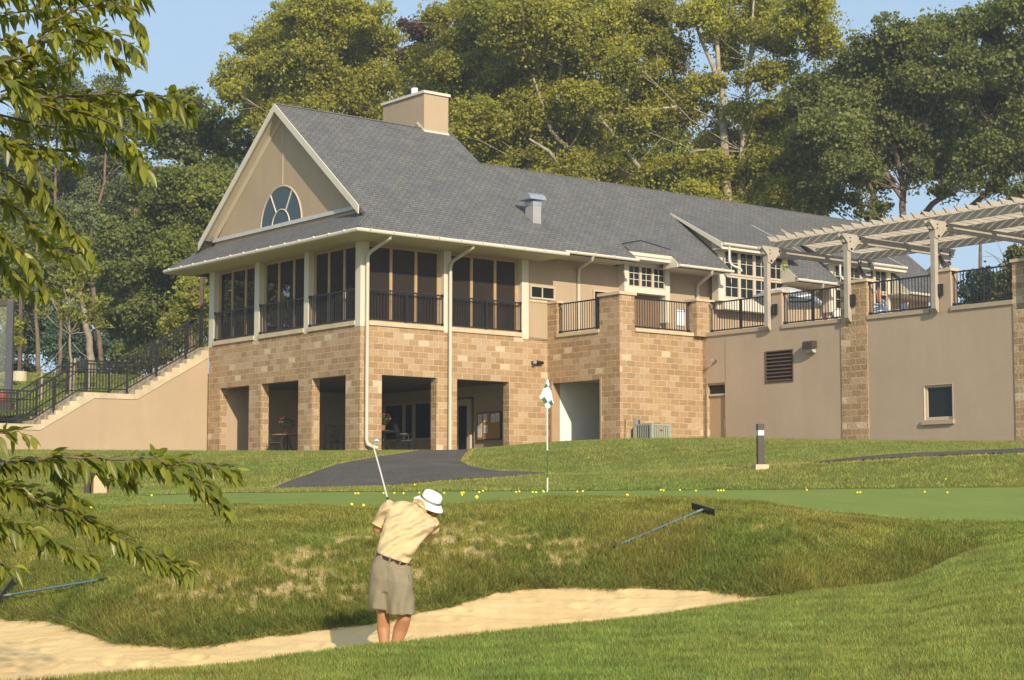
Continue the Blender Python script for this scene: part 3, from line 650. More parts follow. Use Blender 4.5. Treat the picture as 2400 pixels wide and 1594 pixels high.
for k, (v, lab) in enumerate(((-7.24, 'black box sconce on the stucco pier by the leftmost pergola post'), (-10.62, 'black box sconce on the stone pier beside the second pergola post'), (-14.02, 'black box sconce beside the third pergola post from the left'))):
    if k == 0:
        sc0 = thing('pier_light', lab, 'wall light', (UW, v, 6.62), FB, group='box sconces on the terrace piers')
        b = MB(); b.box(-.10, -.03, -.1, .1, -.14, .22); b.build('box', BLACK, sc0); b = MB(); b.box(-.105, -.1005, -.02, .02, -.1, .18); b.build('slot', BRONZE, sc0)
        b = MB(); b.box(-.035, -.001, -.06, .06, -.08, .12); b.build('back_plate', BLACK, sc0)
    else:
        c = copy_tree(sc0); c.matrix_world = FB @ Matrix.Translation((UW-(.03 if k == 1 else 0), v, 6.62)); c['label'] = lab

# ------------------------------------------------------------------ PERGOLA
pg = thing('pergola', 'weathered wooden pergola with notched slats standing over the terrace', 'pergola', (14, -12, 6.0), FB, absolute=True)
PV = (-6.98, -10.45, -13.88, -17.30, -20.7)
for i, v in enumerate(PV):
    b = MB(); b.box(11.60, 11.765, v-.08, v+.08, 6.10, 8.80)
    b.slab([(11.60, v-.08, 6.10), (11.765, v-.08, 6.10), (11.765, v-.08, 5.98), (11.70, v-.08, 5.98)], (0, .16, 0)); po = b.build('post', PERG, pg)
    b = MB()
    for s_ in (-.115, .075): b.slab([(11.36, v+s_, 8.80), (11.36, v+s_, 8.72), (11.60, v+s_, 8.50), (11.60, v+s_, 8.28), (11.80, v+s_, 8.22), (12.22, v+s_, 8.62), (12.28, v+s_, 8.80)], (0, .04, 0))
    b.build('gusset', PERG, po); b = MB()
    for u, z in ((11.70, 8.68), (11.70, 8.56), (11.76, 8.32), (12.17, 8.68)):
        b.tube([(u, v-.15, z), (u, v-.10, z)], .035 if z in (8.32, 8.68) and u != 11.70 else .018, 8)
    b.build('bolt', BOLT, po)
    b = MB(); b.box(11.45, 17.15, v-.05, v+.05, 8.53, 8.785); b.build('cross_beam', PERG, pg)
    b = MB(); b.box(16.65, 16.82, v-.08, v+.08, 6.0, 8.56); po = b.build('back_post', PERG, pg)
    b = MB()
    for s_ in (-.115, .075): b.slab([(17.15, v+s_, 8.80), (17.1, v+s_, 8.72), (16.88, v+s_, 8.50), (16.88, v+s_, 8.24), (16.66, v+s_, 8.2), (16.28, v+s_, 8.62), (16.22, v+s_, 8.80)], (0, .04, 0))
    b.build('gusset', PERG, po); b = MB()
    for u, z in ((16.33, 8.68), (16.8, 8.66), (16.8, 8.56), (16.76, 8.34)): b.tube([(u, v-.15, z), (u, v-.10, z)], .03, 8)
    b.build('bolt', BOLT, po)
for u in (12.30, 14.5, 16.7):
    b = MB(); b.box(u-.045, u+.045, -23, -6.68, 8.79, 9.035); b.build('long_beam', PERG, pg)
v = -6.85
while v > -23:
    b = MB(); h = .145
    b.slab([(11.80, v, 9.04+h), (17.35, v, 9.04+h), (17.22, v, 9.04), (11.98, v, 9.04), (11.93, v, 9.10)], (0, .042, 0)); b.build('slat', PERG, pg); v -= .406
# yellow-lidded jar hanging from the pergola
jr = thing('hanging_jar', 'small glass jar with a bright yellow lid hanging from the pergola', 'jar', (12.55, -7.0, 8.06), FB)
b = MB(); b.lathe([(.05, 0), (.07, .03), (.09, .2), (.09, .24)], 14); b.build('jar', M('greenish_jar', (.35, .38, .16), .15, .2, 8, spec=.7), jr, smooth=True)
b = MB(); b.lathe([(.10, .24), (.10, .31), (.04, .33)], 14); b.build('lid', M('yellow_lid', (.8, .55, .02), .4), jr); b = MB(); b.tube([(0, 0, .32), (0, 0, .5)], .004, 4); b.build('string', BLACK, jr)
# terrace umbrella and furniture
um = thing('patio_umbrella', 'open white patio umbrella with black stripes above the terrace railing', 'umbrella', (16.6, -3.4, 6.04), FB)
b = MB(); n = 16
tilt = Matrix.Translation((0, 0, 1.72)) @ Matrix.Rotation(R(8), 4, 'Y')
def canopy(stripe):
    m = MB(); rr = np.linspace(.02, 1.25, 15)
    for i in range(14):
        if (i % 3 == 2) != stripe: continue
        for k in range(8):
            a0, a1 = 2*math.pi*k/8, 2*math.pi*(k+1)/8
            pt = lambda r, a: tilt @ Vector((r*math.cos(a), r*math.sin(a), .42*(1-(r/1.25)**1.3)))
            m.add([pt(rr[i], a0), pt(rr[i+1], a0), pt(rr[i+1], a1), pt(rr[i], a1)], [(0, 1, 2, 3)])
    for k in range(8):
        if stripe: break
        a0, a1 = 2*math.pi*k/8, 2*math.pi*(k+1)/8
        q = [tilt @ Vector((1.25*math.cos(a), 1.25*math.sin(a), z)) for a, z in ((a0, 0), (a1, 0), (a1, -.16), (a0, -.16))]; m.add(q, [(0, 1, 2, 3)])
    return m
canopy(False).build('canopy', WHITEP, um); canopy(True).build('canopy_stripes', BLACK, um)
b = MB(); b.tube([(0, 0, 0), (0, 0, 1.72), tilt @ Vector((0, 0, .5))], .022, 8); b.build('pole', BLACK, um)
b = MB(); b.lathe([(.25, 0), (.25, .06), (.05, .1)], 16); b.build('base', BLACK, um)
for k in range(8):
    a = 2*math.pi*k/8; b = MB(); b.tube([tilt @ Vector((0, 0, .1)), tilt @ Vector((.6*math.cos(a), .6*math.sin(a), .22))], .008, 4); b.build('rib', BLACK, um)
cu = thing('closed_umbrella', 'furled orange patio umbrella behind the railing right of the stone pier', 'umbrella', (20.2, -4.7, 6.04), FB)
b = MB(); b.lathe([(.02, 1.70), (.07, 1.75), (.09, 1.95), (.04, 2.25), (.02, 2.32)], 12); b.build('canopy', M('faded_orange_cloth', (.42, .17, .10), .9), cu, smooth=True); b = MB(); b.tube([(0, 0, 0), (0, 0, 1.72)], .02, 8); b.build('pole', BLACK, cu)
def strap_chair(label, loc, rz):
    t = thing('patio_chair', label, 'chair', loc, FB, rz, 'white strap chairs on the terrace')
    for s_ in (-.25, .25):
        b = MB(); b.tube([(s_, .25, 0), (s_, .22, .42), (s_, -.25, .40), (s_, -.4, 1.0)], .014, 6); b.build('side_frame', WHITEP, t)
        b = MB(); b.tube([(s_, -.3, 0), (s_, -.25, .6), (s_, .2, .62), (s_, .24, .4)], .014, 6); b.build('arm', WHITEP, t)
    b = MB()
    for i in range(8): y = .2-i*.06; b.box(-.25, .25, y, y+.04, .40, .41)
    b.build('seat_straps', WHITEP, t); b = MB()
    for i in range(8): z = .45+i*.07; y = -.26-i*.0165; b.box(-.25, .25, y-.005, y, z, z+.05)
    b.build('back_straps', M('pale_blue_strap', (.55, .65, .72), .6), t); return t
strap_chair('white strap chair nearest the stone pier behind the second terrace railing', (15.4, -8.7, 6.04), 2.4)
strap_chair('white strap chair in the middle behind the third stretch of terrace railing', (15.9, -8.9, 6.04), 1.2)
strap_chair('white strap chair rightmost behind the third stretch of railing', (15.1, -9.6, 6.04), 3.6)
rd = thing('round_lamp', 'round black and white lamp head behind the second stretch of terrace railing', 'lamp', (13.3, -8.6, 6.04), FB)
b = MB(); b.lathe([(.02, 0), (.13, .01), (.14, .06), (.06, .12)], 20, Matrix.Translation((0, 0, .45)) @ Matrix.Rotation(R(-75), 4, 'X') @ Matrix.Rotation(R(20), 4, 'Y')); b.build('shade', WHITEP, rd); b = MB(); b.lathe([(.14, .0), (.15, .03), (.15, .1), (.05, .2)], 20, Matrix.Translation((.06, .05, .45)) @ Matrix.Rotation(R(-75), 4, 'X')); b.build('housing', BLACK, rd); b = MB(); b.tube([(0.05, .05, 0), (.05, .05, .4)], .02, 6); b.build('stem', BLACK, rd)

# ------------------------------------------------------------------ things under the arcade
def iron_chair(label, loc, rz, frame=FB):
    t = thing('iron_chair', label, 'chair', loc, frame, rz, 'wrought iron chairs under the arcade')
    for s_ in (-.22, .22):
        b = MB(); b.tube([(s_, .2, 0), (s_*.95, .2, .44)], .013, 6); b.build('leg', BLACK, t)
        b = MB(); b.tube([(s_, -.26, 0), (s_*.95, -.2, .44), (s_*.95, -.26, .75), (s_*.9, -.36, 1.0)], .013, 6); b.build('leg', BLACK, t)
        b = MB(); b.tube([(s_, -.24, .66), (s_*1.15, 0, .68), (s_*1.1, .2, .64), (s_, .2, .44)], .012, 6); b.build('arm', BLACK, t)
    b = MB(); b.box(-.22, .22, -.2, .22, .43, .455); b.build('seat', BLACK, t)
    b = MB()
    for i in range(5): x = -.16+i*.08; b.tube([(x, -.21, .46), (x, -.27, .75), (x*.9, -.35, .98)], .007, 5)
    b.tube([(-.2, -.36, 1.0), (0, -.39, 1.03), (.2, -.36, 1.0)], .013, 6); b.build('backrest', BLACK, t); return t
def iron_table(name, label, loc, r=.55):
    t = thing(name, label, 'table', loc, FB); b = MB(); b.lathe([(r, .72), (r+.01, .74), (r, .76)], 28); b.build('tabletop', M('copper_top', (.30, .17, .10), .5) if name == 'patio_table' else BLACK, t)
    for k in range(3):
        a = k*2.1; b = MB(); b.tube([(.08*math.cos(a), .08*math.sin(a), .72), (.12*math.cos(a), .12*math.sin(a), .4), (.35*math.cos(a), .35*math.sin(a), 0)], .018, 6); b.build('leg', BLACK, t)
    b = MB(); b.tube([(0, 0, .1), (0, 0, .72)], .03, 8); b.build('column', BLACK, t); return t
def pot(label, loc, big=1., petals=(.65, .12, .12)):
    t = thing('potted_geranium', label, 'plant', loc, FB); b = MB(); b.lathe([(.08*big, 0), (.12*big, .16*big), (.13*big, .17*big)], 16); b.build('pot', TERRA, t)
    n = 260; c = rng.normal(size=(n, 3)); c /= np.linalg.norm(c, axis=1)[:, None]; c *= (rng.uniform(.5, 1, n)**.5)[:, None]*np.array([.26, .26, .20])*big; c[:, 2] += .34*big
    leaves('foliage', c, .05*big, M_SHRUB, t, up=.3)
    n = 20; c = rng.normal(size=(n, 3)); c /= np.linalg.norm(c, axis=1)[:, None]; c *= np.array([.28, .28, .24])*big; c[:, 2] = abs(c[:, 2])+.36*big
    b = MB()
    for q in c: b.ball(tuple(q), .016*big, n=6, m=4)
    b.build('flowers', M('red_petals', petals, .7), t); return t
pt = iron_table('patio_table', 'round copper topped iron table in the second arch of the arcade, potted geranium on it', (1.0, 6.05, 1.88), .55)
pot('geranium in a terracotta pot on the round table in the second arch', (.98, 6.0, 2.64), 1.1)
iron_chair('black iron chair left of the round table in the second arch', (.8, 7.0, 1.88), math.pi)
iron_chair('black iron chair in front of the round table in the second arch', (.35, 5.75, 1.88), 1.0)
iron_chair('black iron chair nearest the corner, seen in the third arch', (1.35, 3.75, 1.88), 2.6)
iron_chair('tall backed black iron chair behind another in the third arch', (1.75, 3.95, 1.88), 2.4)
iron_table('dining_table', 'black iron table just inside the first arch of the long side', (2.0, 1.55, 1.88), .55)
pot('red geranium at the left edge of the first arch on the long side', (1.75, 1.25, 2.64), 1.0)
iron_chair('black iron chair right of the black iron table in the first long side arch', (2.85, 1.5, 1.88), -1.9)

# ------------------------------------------------------------------ TERRAIN: rows of X, Y, z from the photographer to the building
def row(l):
    a = sorted(l, key=lambda p: p[0]/p[1]); k = np.array([p[0]/p[1] for p in a]); return k, np.array([p[1] for p in a], float), np.array([p[2] for p in a], float)
def crow(Y, l): return np.array([p[0] for p in l]), np.full(len(l), float(Y)), np.array([p[1] for p in l], float)
LIP = row([(-12, 12.5, -1.36), (-8, 12.6, -1.34), (-3.86, 13.5, -1.31), (-3.61, 13.8, -1.31), (-2.41, 14.6, -1.29), (-1.2, 15.9, -1.215), (.08, 16.8, -1.14), (1.4, 18, -1.09), (3.16, 20.2, -.985), (4.7, 21.0, -.86), (5.7, 22.2, -.53), (6.6, 22.7, -.38), (9, 23, -.3), (20, 23, -.25)])
BASE0 = [(-20, 23, -1.25), (-10, 23, -1.3), (-6.31, 22, -1.34), (-5.31, 21, -1.31), (-4.29, 19, -1.41), (-3.43, 18.6, -1.42), (-2.24, 19.2, -1.3), (-1.53, 19.6, -1.24), (-.79, 20.4, -1.11), (-.26, 21.2, -1.), (.32, 21.8, -.94), (1.86, 21.8, -.95), (3.18, 20.3, -.985)]
lk, lY, lz = LIP
BASE = row(BASE0+[(k*(Y+.03), Y+.03, z) for k, Y, z in zip(lk, lY, lz) if k > .157])
NEAR = row([(-20, 27, 0), (-8, 26.5, .04), (-5.6, 26, .06), (-4.45, 26, .06), (-2.06, 25.5, .04), (-.5, 25.7, .09), (.7, 26, .19), (2.8, 26, .17), (3.58, 25.7, .1), (4.4, 25.2, -.03), (5.5, 24.6, -.145), (7.1, 24.5, -.18), (12, 25, -.15), (20, 25, -.1)])
FAR = row([(-26, 34, .15), (-8.15, 34, .2), (-6.34, 37, .33), (-2.98, 38, .37), (.75, 38.5, .39), (5.84, 38.5, .42), (11.12, 38.5, .48), (28, 38.5, .6)])
def lerp_row(a, b, fy, fz):
    k = np.union1d(a[0], b[0]); Ya, Yb = np.interp(k, a[0], a[1]), np.interp(k, b[0], b[1]); za, zb = np.interp(k, a[0], a[2]), np.interp(k, b[0], b[2])
    return k, Ya+(Yb-Ya)*fy, za+(zb-za)*fz
ROWS = [crow(3, [(-1, -1.56), (1, -1.56)]), crow(9, [(-1, -1.44), (1, -1.40)]), crow(12.3, [(-1, -1.37), (-.29, -1.325), (0, -1.30), (.29, -1.25), (1, -1.2)]), LIP, BASE,
        lerp_row(BASE, NEAR, .22, .36), lerp_row(BASE, NEAR, .5, .72), lerp_row(BASE, NEAR, .78, .93), NEAR, FAR,
        crow(42, [(-1, .3), (-.29, .32), (-.15, .45), (-.07, .51), (0, .6), (.04, .68), (.09, .8), (.14, .92), (.23, 1.17), (.3, 1.3), (1, 1.5)]),
        crow(47, [(-1, .9), (-.3, .95), (-.15, 1.1), (-.1, 1.15), (-.05, 1.14), (-.01, 1.0), (.03, 1.02), (.1, 1.2), (.14, 1.38), (.2, 1.55), (.3, 1.66), (1, 1.8)]),
        crow(50.5, [(-1, 1.3), (-.3, 1.35), (-.1, 1.48), (-.03, 1.45), (.01, 1.62), (.05, 1.72), (.1, 1.8), (.2, 1.88), (.3, 1.90), (1, 1.9)]),
        crow(54, [(-1, 1.6), (-.3, 1.62), (-.1, 1.72), (-.03, 1.755), (.03, 2.0), (.07, 2.1), (.13, 2.13), (.2, 2.05), (.3, 1.95), (1, 1.95)]),
        crow(57.5, [(-1, 1.88), (-.3, 1.9), (-.12, 1.83), (-.03, 1.84), (.02, 2.12), (.06, 2.22), (.13, 2.2), (.3, 1.95), (1, 1.95)]),
        crow(66, [(-1, 2.0), (-.3, 2.1), (-.14, 1.85), (0, 1.85), (.04, 2.1), (.13, 2.2), (.3, 1.95), (1, 1.95)])]
_kk = np.linspace(-.7, .7, 701)
def _smooth(r, amp, seed):
    rg_ = np.random.default_rng(seed); Y_ = np.interp(_kk, r[0], r[1]); z_ = np.interp(_kk, r[0], r[2]); kr = np.hanning(21); kr /= kr.sum()
    Yp = np.convolve(np.pad(Y_, 10, 'edge'), kr, 'valid'); zp = np.convolve(np.pad(z_, 10, 'edge'), kr, 'valid')
    n_ = sum(np.sin(_kk*f+rg_.uniform(0, 6.28))*a for f, a in ((60, .5), (140, .5), (310, .45), (700, .35))); return _kk, Yp+amp*n_*np.where(_kk < .15, 1, 0), zp
_sL = _smooth(LIP, .02, 1); _sB = _smooth(BASE, .075, 2)
_w = np.interp(_kk, [.150, .175, .245, .264], [0, 1, 1, 0])       # the bank foot sinks out of sight behind the lip at its right end
_sB = (_kk, np.where(_kk > .152, _sL[1]+.03+.45*_w, np.maximum(_sB[1], _sL[1]+.03)), np.where(_kk > .152, _sL[2]-.40*_w, _sB[2]))
ROWS[3] = _sL; ROWS[4] = _sB; LIP = _sL; BASE = _sB; lk, lY, lz = LIP
for i_, (fy_, fz_) in zip((5, 6, 7), ((.22, .36), (.5, .72), (.78, .93))): ROWS[i_] = lerp_row(BASE, NEAR, fy_, fz_)
def rowsat(k):
    return np.array([np.interp(k, r[0], r[1]) for r in ROWS]), np.array([np.interp(k, r[0], r[2]) for r in ROWS])
def hgt(X, Y):
    X = np.atleast_1d(np.asarray(X, float)); Y = np.atleast_1d(np.asarray(Y, float)); k = X/Y; YY, ZZ = rowsat(k); z = ZZ[0].copy()
    for i in range(len(ROWS)-1):
        d = np.maximum(YY[i+1]-YY[i], 1e-6); t = np.clip((Y-YY[i])/d, 0, 1); m = Y >= YY[i]; z = np.where(m, ZZ[i]+(ZZ[i+1]-ZZ[i])*t, z)
    return z
def sandz(k, t):            # t 0 at the lip, 1 at the foot of the bank
    z0 = np.interp(k, lk, lz)-np.interp(k, [-.3, .02, .10, .155], [.30, .27, .13, .02]); z1 = np.interp(k, BASE[0], BASE[2])
    return z0+(z1-z0)*np.clip((t-.25)/.75, 0, 1)**1.15
def vnoise(X, Y, s, seed=0):
    r = np.random.default_rng(seed); o = np.zeros_like(X)
    for i in range(7):
        a = r.uniform(0, 6.28); f = s*r.uniform(.6, 1.7); o += np.sin((X*math.cos(a)+Y*math.sin(a))*f+r.uniform(0, 6.28))
    return o/7**.5
KS = np.concatenate([np.linspace(-1, -.34, 40, endpoint=False), np.linspace(-.34, .34, 260), np.linspace(.34, 1, 40)[1:]])
def patch(i0, i1, sub, extra=None, ks=KS):
    rows_ = []; YY, ZZ = rowsat(ks)
    for i in range(i0, i1):
        m = sub[i-i0]
        for j in range(m): t = j/m; rows_.append((YY[i]+(YY[i+1]-YY[i])*t, ZZ[i]+(ZZ[i+1]-ZZ[i])*t))
    rows_.append((YY[i1], ZZ[i1]))
    if extra: rows_.append((YY[i1]+extra[0], ZZ[i1]+extra[1]))
    Y = np.array([r[0] for r in rows_]); Z = np.array([r[1] for r in rows_]); X = Y*ks[None, :]
    return X, Y, Z
def grid_faces(m, n, off=0):
    a = (np.arange(m-1)[:, None]*n+np.arange(n-1)[None, :]).ravel()+off
    return np.stack([a, a+1, a+n+1, a+n], 1)
def m_ground():
    m, n, out = new_mat('lawn_soil_and_grass'); ob = n.nodes.new('ShaderNodeTexCoord').outputs['Object']
    mp = n.nodes.new('ShaderNodeMapping'); n.links.new(ob, mp.inputs[0]); mp.inputs['Scale'].default_value = (1, .6, 1)
    g = ramp(n, noise(n, mp.outputs[0], 2.2, 6, .7), [(.3, (.10, .125, .025)), (.5, (.14, .16, .03)), (.7, (.19, .19, .04))])
    g = mixc(n, 1, g, ramp(n, noise(n, ob, 26, 4, .7), [(.3, (.55,)*3), (.7, (1.4,)*3)]), 'MULTIPLY')
    a = n.nodes.new('ShaderNodeAttribute'); a.attribute_name = 'bare'
    s = ramp(n, noise(n, ob, 9, 4, .7), [(.3, (.36, .265, .13)), (.7, (.58, .43, .23))])
    f = mth(n, 'MULTIPLY', a.outputs['Fac'], 1.0); c = mixc(n, f, g, s)
    bsdf(n, out, c, 1, .05, 0, bump(n, noise(n, ob, 30, 4, .7), .8, .03)); return m
GROUND = m_ground()
def m_green():
    m, n, out = new_mat('putting_green_turf'); ob = n.nodes.new('ShaderNodeTexCoord').outputs['Object']
    mp = n.nodes.new('ShaderNodeMapping'); n.links.new(ob, mp.inputs[0]); mp.inputs['Scale'].default_value = (1, .35, 1)
    g = ramp(n, noise(n, mp.outputs[0], .9, 5, .6), [(.3, (.160, .210, .042)), (.7, (.200, .250, .05))])
    g = mixc(n, 1, g, ramp(n, noise(n, mp.outputs[0], 60, 3, .7), [(.3, (.8,)*3), (.7, (1.2,)*3)]), 'MULTIPLY')
    bsdf(n, out, g, .95, .15, 0, bump(n, noise(n, ob, 120, 3, .7), .5, .01)); return m
GREEN = m_green()
def bareness(X, Y):          # worn patches of the bunker bank
    YY, ZZ = rowsat(X/Y); t = np.clip((Y-YY[4])/np.maximum(YY[8]-YY[4], .1), -1, 2); on = (Y > YY[4]) & (Y < YY[8])
    def spot_(x, y, rx, ry): return np.exp(-(((X-x)/rx)**2+((Y-y)/ry)**2))
    w_ = spot_(-2.3, 21.3, 1.6, 1.6)*.9+spot_(-.4, 22.4, 1.2, .9)*.78+spot_(-3.4, 20.2, 1.2, 1.)*.7+spot_(3.55, 23.0, .55, .35)*1.1+spot_(1.2, 22.9, .9, .5)*.6+spot_(-1.1, 23.6, 1.6, .8)*.6
    nz = .45+.20*vnoise(X, Y, 5.5, 3)+.32*vnoise(X, Y, 14, 5)+.34*vnoise(X, Y, 31, 6)
    return np.where(on & (t > .03), np.clip((w_*nz-.28)*3.2, 0, 1), 0)
def lawn_mesh():
    V = []; F = []; n0 = 0; bares = []
    for (i0, i1, sub, ex, ks) in ((0, 3, [10, 14, 40], (.04, -.5), KS), (4, 8, [16, 16, 16, 14], None, KS), (8, 9, [24], None, KS[KS < -.205]), (9, 15, [8, 10, 10, 10, 10, 8], None, KS)):
        X, Y, Z = patch(i0, i1, sub, ex, ks)
        Z = Z+.012*vnoise(X, Y, 2.3, 1)+.008*vnoise(X, Y, 6.3, 2)
        if i0 == 4: Z = Z-.03*bareness(X, Y)
        if i0 == 9: Y[0] -= .2; Z[0] -= .08; Z[1:] += .035
        m, n = X.shape; V.append(np.stack([X, Y, Z], -1).reshape(-1, 3)); F.append(grid_faces(m, n, n0)); bares.append(bareness(X, Y).ravel()); n0 += m*n
    o = fastmesh('lawn', np.concatenate(V), np.concatenate(F), GROUND, smooth=True); a = o.data.attributes.new('bare', 'FLOAT', 'POINT'); a.data.foreach_set('value', np.concatenate(bares).astype(np.float32)); return o
tag(lawn_mesh(), 'mown lawn round the bunker and up to the clubhouse', None, kind='structure')
ks = KS[KS >= -.215]; X, Y, Z = patch(8, 9, [60], None, ks); Z = Z+.012; Y[0] -= .12; Z[0] -= .09; Y[-1] += .15; Z[-1] -= .09; X = Y*ks[None, :]; m_, n_ = X.shape
tag(fastmesh('putting_green', np.stack([X, Y, Z], -1).reshape(-1, 3), grid_faces(m_, n_), GREEN, smooth=True), 'smooth bright green putting surface strewn with yellow balls', None, kind='structure')
def m_sand():
    m, n, out = new_mat('raked_bunker_sand'); ob = n.nodes.new('ShaderNodeTexCoord').outputs['Object']; mp = n.nodes.new('ShaderNodeMapping'); n.links.new(ob, mp.inputs[0]); mp.inputs['Rotation'].default_value = (0, 0, R(28))
    cc = ramp(n, noise(n, ob, .9, 5, .65), [(.3, (.70, .475, .215)), (.7, (.79, .57, .28))]); cc = mixc(n, 1, cc, ramp(n, noise(n, ob, 60, 4, .75), [(.3, (.86,)*3), (.7, (1.1,)*3)]), 'MULTIPLY')
    cc = mixc(n, ramp(n, noise(n, ob, 14, 2, .9), [(.70, (0, 0, 0)), (.73, (.55,)*3)]), cc, (.16, .11, .05))
    wv = n.nodes.new('ShaderNodeTexWave'); n.links.new(mp.outputs[0], wv.inputs[0]); wv.inputs['Scale'].default_value = 9.; wv.inputs['Distortion'].default_value = 3.; wv.inputs['Detail'].default_value = 2.
    h = mth(n, 'ADD', mth(n, 'MULTIPLY', wv.outputs['Fac'], .12), mth(n, 'MULTIPLY', noise(n, ob, 5, 7, .75), 1.8)); bsdf(n, out, cc, 1, .05, 0, bump(n, h, 1, .018)); return m
SANDR = m_sand()
ks = np.linspace(-.5, .165, 420); T_ = np.linspace(-.08, 1.12, 150)[:, None]; YL = np.interp(ks, lk, lY)[None]; YB = np.interp(ks, BASE[0], BASE[1])[None]
Y = YL+(YB-YL)*T_; X = Y*ks[None]; Z = sandz(ks[None], T_)+.008*vnoise(X, Y, 5, 11)+.007*vnoise(X, Y, 13, 12); Z = Z-np.clip((T_-1)*1.2, 0, 1)
fx = [(-1.9, 17.2), (-2.3, 17.5), (-2.7, 17.2), (-3.1, 17.6), (-3.6, 17.3), (-4.0, 17.9), (-4.5, 17.4), (-.7, 17.9), (-.2, 18.3), (.3, 18.8), (-4.9, 18.6), (.8, 19.4)]
fr_ = np.random.default_rng(77); fx += [(fr_.uniform(-6, 2.5), fr_.uniform(15.5, 21.5)) for _ in range(90)]
for a_, b_ in fx:
    q_ = ((X-a_)/.09)**2+((Y-b_)/.15)**2; Z = Z-.028*np.exp(-q_)+.012*np.exp(-((q_-2.2)/1.2)**2)
tag(fastmesh('sand_bunker', np.stack([X, Y, Z], -1).reshape(-1, 3), grid_faces(*X.shape), SANDR, smooth=True), 'pale raked sand of the bunker', None, kind='structure')
def strip(name, label, Ys, L_, R_, mat, dz=.06, n=30):
    t = np.linspace(0, 1, n)[None]; Y = np.repeat(np.array(Ys)[:, None], n, 1); X = np.array(L_)[:, None]*(1-t)+np.array(R_)[:, None]*t
    Z = hgt(X.ravel(), Y.ravel()).reshape(X.shape)+.035+dz; return tag(fastmesh(name, np.stack([X, Y, Z], -1).reshape(-1, 3), grid_faces(*X.shape), mat, smooth=True), label, None, kind='structure')
Ys = np.linspace(40.0, 56, 50); 
strip('asphalt_path', 'dark asphalt path curving up to the arcade', Ys, np.interp(Ys, [40, 43, 46, 49, 52, 56], [-5.87, -5.5, -4.85, -4.09, -3.3, -2.4]), np.interp(Ys, [40, 42, 45, 45.5, 46.5, 47.5, 49, 56], [-5.8, -2.88, .88, .85, -.35, -1.17, -1.44, -1.25]), ASPH, .03)
xs = np.linspace(7.3, 30, 60)      # second path, rows run along x
yu = np.interp(xs, [7.3, 9.4, 12.9, 30], [42.9, 44, 44.6, 46]); yl = np.interp(xs, [7.3, 9.58, 12.2, 30], [42.6, 42.6, 42.3, 43])
t = np.linspace(0, 1, 10)[None]; Y = yl[:, None]*(1-t)+yu[:, None]*t; X = np.repeat(xs[:, None], 10, 1); Z = hgt(X.ravel(), Y.ravel()).reshape(X.shape)+.075
tag(fastmesh('side_path', np.stack([X, Y, Z], -1).reshape(-1, 3), grid_faces(*X.shape), ASPH, smooth=True), 'narrow asphalt path below the terrace wall', None, kind='structure')
# hillside and far ground
def hill(X, Y):
    U = (X+4.9168)*math.sin(YA)+(Y-57)*math.cos(YA); Vv = -(X+4.9168)*math.cos(YA)+(Y-57)*math.sin(YA)
    z = 3.0+np.clip((Y-61)/19, 0, 1)*2.95; z = z-np.clip((U+2)/4, 0, 1)*np.clip((12.5-Vv)/2, 0, 1)*6
    return np.where(Vv < 11.3, -3, z)
gx = np.concatenate([np.linspace(-120, -30, 12), np.linspace(-28, 4, 100), np.linspace(5, 60, 30)]); gy = np.linspace(50, 86, 110); X, Y = np.meshgrid(gx, gy)
Uu = (X+4.9168)*math.sin(YA)+(Y-57)*math.cos(YA); Vv = -(X+4.9168)*math.cos(YA)+(Y-57)*math.sin(YA)
Z = 3.0+np.clip((Y-61)/19, 0, 1)*2.95+.04*vnoise(X, Y, .6, 9)
vv = np.linspace(11.4, 60, 70); uu = np.concatenate([np.linspace(-120, -20, 14), np.linspace(-19, 40, 100)]); UU, VV = np.meshgrid(uu, vv)
X = -4.9168+UU*math.sin(YA)-VV*math.cos(YA); Y = 57+UU*math.cos(YA)+VV*math.sin(YA)
Z = np.clip(3.0+np.clip((Y-60)/15, -.05, 1)*2.8, 2.75, 9)+.04*vnoise(X, Y, .6, 9)
tag(fastmesh('hillside', np.stack([X, Y, Z], -1).reshape(-1, 3), grid_faces(*X.shape), GROUND, smooth=True), 'grassy slope rising behind the stairs', None, kind='structure')
b = MB(); b.add([(-190, 84, 5.75), (190, 84, 5.75), (190, 250, 5.75), (-190, 250, 5.75)], [(0, 1, 2, 3)]); b.build('ground', GROUND, flip=True); bpy.data.objects['ground']['kind'] = 'structure'
b = MB(); b.add([(-190, -40, -2.6), (190, -40, -2.6), (190, 90, -2.6), (-190, 90, -2.6)], [(0, 1, 2, 3)]); b.build('lower_ground', GROUND, flip=True); bpy.data.objects['lower_ground']['kind'] = 'structure'

